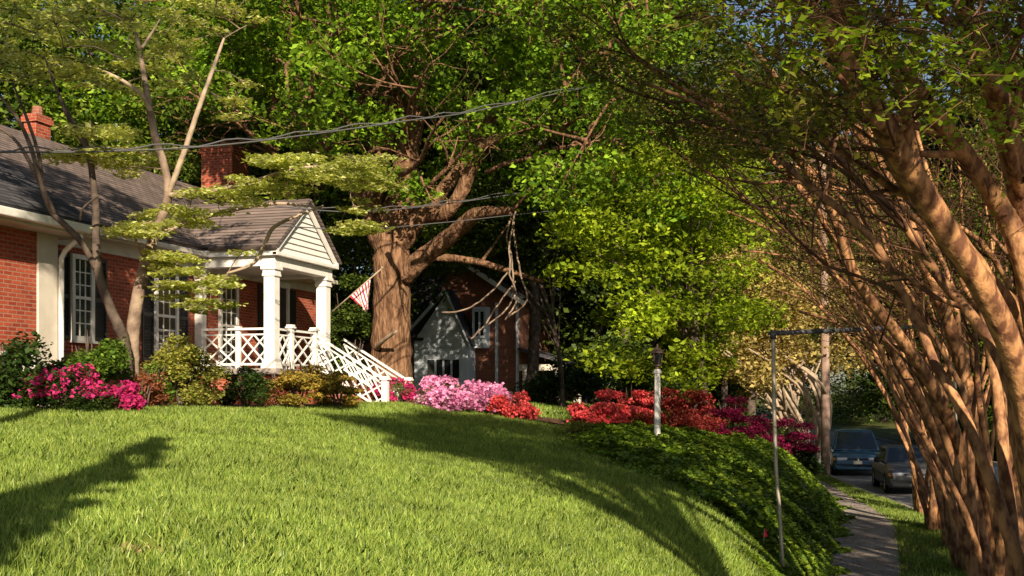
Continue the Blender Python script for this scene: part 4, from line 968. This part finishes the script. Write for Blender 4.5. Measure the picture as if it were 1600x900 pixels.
# ------------------------------------------------------------------ cars
def car(label, x, y, rz, L, Wd, H, paint, bh, hood, wsb, wst, rft, mini=False, belt=None):
    """front looks toward -Y before the turn"""
    t = thing('parked_car', (0,0,0), label, 'car', 'cars parked along the kerb')
    ORG[t] = Vector((0,0,0)); hw = Wd/2; gc = .2
    # lower body: stations along y, section over x
    st = [(-L/2, .86, .32, bh*.60), (-L/2+.10, .93, .24, bh*.74), (-L/2+.30, .985, gc, bh*.84), (-L/2+.8, 1, gc, bh*.91), (-L/2+hood, 1, gc, bh*1.0),
          (0, 1, gc, bh*1.02), (L/2-.9, 1, gc, bh*1.03), (L/2-.3, .97, gc+.02, bh*1.0), (L/2-.08, .93, .3, bh*.92), (L/2, .88, .36, bh*.80)]
    b = MB(); vs = []; fs = []
    for (yy, k, z0, z1) in st:
        h = hw*k; zm = z0+(z1-z0)*.55
        sec = [(-h*.92,z0),(-h,z0+.1),(-h,zm),(-h*.97,z1-.08),(-h*.86,z1-.01),(-h*.4,z1+.03),(h*.4,z1+.03),(h*.86,z1-.01),(h*.97,z1-.08),(h,zm),(h,z0+.1),(h*.92,z0)]
        vs += [(a, yy, c) for a, c in sec]
    n = 12
    for i in range(len(st)-1):
        for j in range(n): fs.append((i*n+j, i*n+(j+1)%n, (i+1)*n+(j+1)%n, (i+1)*n+j))
    fs += [tuple(range(n)), tuple(range(len(st)*n-1, (len(st)-1)*n-1, -1))]
    b.add(vs, fs); body = b.build('body', paint, t, smooth=False, bevel=.04)
    # cabin
    zb = bh*1.0; b = MB(); y0, y1, y2, y3 = wsb, wst, rft, L/2-(.12 if mini else .75)
    wb, wt = hw*.93, hw*.74
    B_ = [(-wb,y0,zb),(wb,y0,zb),(wb,y3,zb+.02),(-wb,y3,zb+.02)]; Tt = [(-wt,y1,H-.05),(wt,y1,H-.05),(wt,y2,H-.05),(-wt,y2,H-.05)]
    b.add(B_+Tt, [(0,1,5,4),(1,2,6,5),(2,3,7,6),(3,0,4,7)])
    b.add([(-wt,y1,H-.05),(wt,y1,H-.05),(wt,y2,H-.05),(-wt,y2,H-.05),(-wt*.75,y1+.2,H),(wt*.75,y1+.2,H),(wt*.75,y2-.2,H),(-wt*.75,y2-.2,H)], [(4,5,6,7),(0,1,5,4),(1,2,6,5),(2,3,7,6),(3,0,4,7)])
    b.build('cabin', paint, t, bevel=.015)
    def inset(q, m, o):
        q = [Vector(v) for v in q]; c = sum(q, Vector())/4; nn = (q[1]-q[0]).cross(q[3]-q[0]).normalized()
        return [c+(v-c)*(1-m)+nn*o for v in q]
    def glass(q, nm, m=.1):
        b = MB(); q = inset(q, m, .008); b.prism(q, (q[1]-q[0]).cross(q[3]-q[0]).normalized()*.004); b.build(nm, M['glass'], t)
    glass([B_[0],B_[1],Tt[1],Tt[0]], 'windscreen', .09); glass([B_[2],B_[3],Tt[3],Tt[2]], 'rear_window', .12)
    for s in (0, 1):
        q = [B_[1],B_[2],Tt[2],Tt[1]] if s else [B_[3],B_[0],Tt[0],Tt[3]]
        q = [Vector(v) for v in q]
        def at(u_, v_): return (q[0]*(1-u_)+q[1]*u_)*(1-v_)+(q[3]*(1-u_)+q[2]*u_)*v_
        for (a, c) in ((.06,.46),(.52,.92)):
            glass([at(a,.1),at(c,.1),at(c,.9),at(a,.9)], 'side_window', .02)
    yw = L/2-.85
    for sx in (-1, 1):
        for yy in (-L/2+.82, yw):
            b = MB(); k = 16; r = .32; prof = [(0,.02),(.18,.03),(.22,.0),(.30,.0),(r,.03),(r,.19),(.28,.21)]
            def wl(prof, cx):
                vs = []; fs = []
                for rr, o in prof:
                    for i in range(k): a = 2*math.pi*i/k; vs.append((cx-sx*o, yy+rr*math.cos(a), r+rr*math.sin(a)))
                for j in range(len(prof)-1):
                    for i in range(k): fs.append((j*k+i, j*k+(i+1)%k, (j+1)*k+(i+1)%k, (j+1)*k+i))
                return vs, fs
            b.add(*wl(prof[2:], sx*(hw+.005))); wh = b.build('wheel', M['rubber'], t)
            b = MB(); b.add(*wl([(0.0,.01),(.06,.0),(.16,.03),(.21,.015),(.215,.03)], sx*(hw+.012))); b.build('rim', M['chrome'], wh)
            b = MB(); b.add(*wl([(.0,.06),(.37,.06)], sx*(hw+.0))); b.build('wheel_arch', M['plastic'], t)
    fy = -L/2
    for sx in (-1, 1):
        b = MB(); zc = bh*.66; b.box(sx*hw*.62-.2, sx*hw*.62+.2, fy+.0, fy+.14, zc-.07, zc+.075); b.build('headlight', M['lamp'], t, bevel=.03)
        b = MB(); b.box(sx*hw*.93-.05, sx*hw*.93+.045, fy+.06, fy+.22, zc-.05, zc+.05); b.build('indicator', M['amber'], t, bevel=.02)
        b = MB(); b.bar((sx*hw*.93, y0+.25, zb+.02), (sx*(hw+.1), y0+.22, zb+.08), .04); b.lathe((sx*(hw+.14), y0+.22, zb+.0), [(.06,0),(.1,.05),(.1,.13),(.05,.17)], 8); b.build('mirror', M['plastic'], t)
        b = MB(); b.box(sx*hw*.75-.15, sx*hw*.75+.15, L/2-.06, L/2+.01, bh*.7, bh*.85); b.build('tail_light', M['red_cloth'], t, bevel=.02)
    b = MB(); zc = bh*.66; b.box(-.38, .38, fy-.012, fy+.1, zc-.055, zc+.05); b.box(-hw*.72, hw*.72, fy-.0, fy+.1, .34, .44); b.build('grille', M['plastic'], t, bevel=.01)
    b = MB(); b.lathe((0, fy-.02, zc-.045), [(.05,0),(.05,.09)], 12); b.build('badge', M['chrome'], t)
    b = MB(); b.box(-hw*.86, hw*.86, fy-.05, fy+.12, .44, .60); b.build('bumper', paint, t, bevel=.03)
    b = MB(); b.box(-.16, .16, fy-.065, fy-.045, .46, .58); b.build('number_plate', M['cream'], t)
    t.location = (x, y, 0.0+float(ramp(y))+.01); t.rotation_euler = (0, 0, rz)
    return t
p = W(1336, 737, 43); q = Vector((p[0], p[1]))
car('dark blue minivan parked facing the camera behind the utility pole', q[0]-.02, q[1]+2.3, R(3), 4.6, 1.82, 1.66, M['car_blue'], .94, 1.0, -1.45, -.3, 1.7, mini=True)
p = W(1394, 776, 35)
car('small dark grey sedan parked facing the camera beside the crape myrtle trunk', p[0]+.50, p[1]+2.3, R(6), 4.4, 1.70, 1.42, M['car_silver'], .92, 1.15, -1.0, -.25, 1.0)
x_ = float(road_l(27.5))+1.25
car('navy car mostly hidden behind the crape myrtle stems', x_+.1, 28.4, R(4), 4.4, 1.72, 1.45, M['car_navy'], .92, 1.15, -1.0, -.25, 1.0)

# ------------------------------------------------------------------ unseen trees: some throw the lawn shadows, others are added for their shade
simple_tree('broadleaf_tree', 'slim tree standing behind the viewer', -.06, -2.6, 8.9, .22, 301, M['mid_leaf'], .11, 20000, M['bark_dark'], .2, .35, nclump=110, flat=1.6)
simple_tree('broadleaf_tree', 'tall unseen tree left of the viewer, added to shade the house wall', -6.6, 5.6, 15.5, 2.2, 302, M['mid_leaf'], .17, 4500, M['bark_dark'], .16, .62, nclump=22)  # added out of view so its crown shades the brick wall
simple_tree('broadleaf_tree', 'street tree to the right of the viewer, crown above the frame', 5.6, -.6, 14.4, 3.3, 303, M['mid_leaf'], .19, 15000, M['bark_dark'], .28, .64, nclump=34)
simple_tree('broadleaf_tree', 'wide unseen tree across the road, added to dapple the crape stems', 12.5, 0.5, 13, 4.8, 304, M['mid_leaf'], .2, 30000, M['bark_dark'], .28, .25, nclump=44)  # added out of view to break the sun on the crape stems
simple_tree('broadleaf_tree', 'unseen tree across the road, added to shade the parked cars', 10.6, 25.5, 13.5, 5.0, 305, M['mid_leaf'], .2, 30000, M['bark_dark'], .28, .25, nclump=50)  # added out of view to keep sun off the cars and road
# litter on the walk
rng = np.random.default_rng(91); N = 2600; Y = 12+30*rng.random(N); X = walk_l(Y)+rng.random(N)**.7*1.5-.1
M['litter'] = leafmat('fallen leaf', (.10,.05,.025), (.30,.18,.08), .1)
tag(leaves('fallen_leaves', np.stack([X, Y, T(X, Y)+.045+.01*rng.random(N)], 1), .045, M['litter'], None, rng, up=2.5), kind='stuff')
print('objects', len(bpy.data.objects), 'polys', sum(len(o.data.polygons) for o in bpy.data.objects if o.type == 'MESH'))
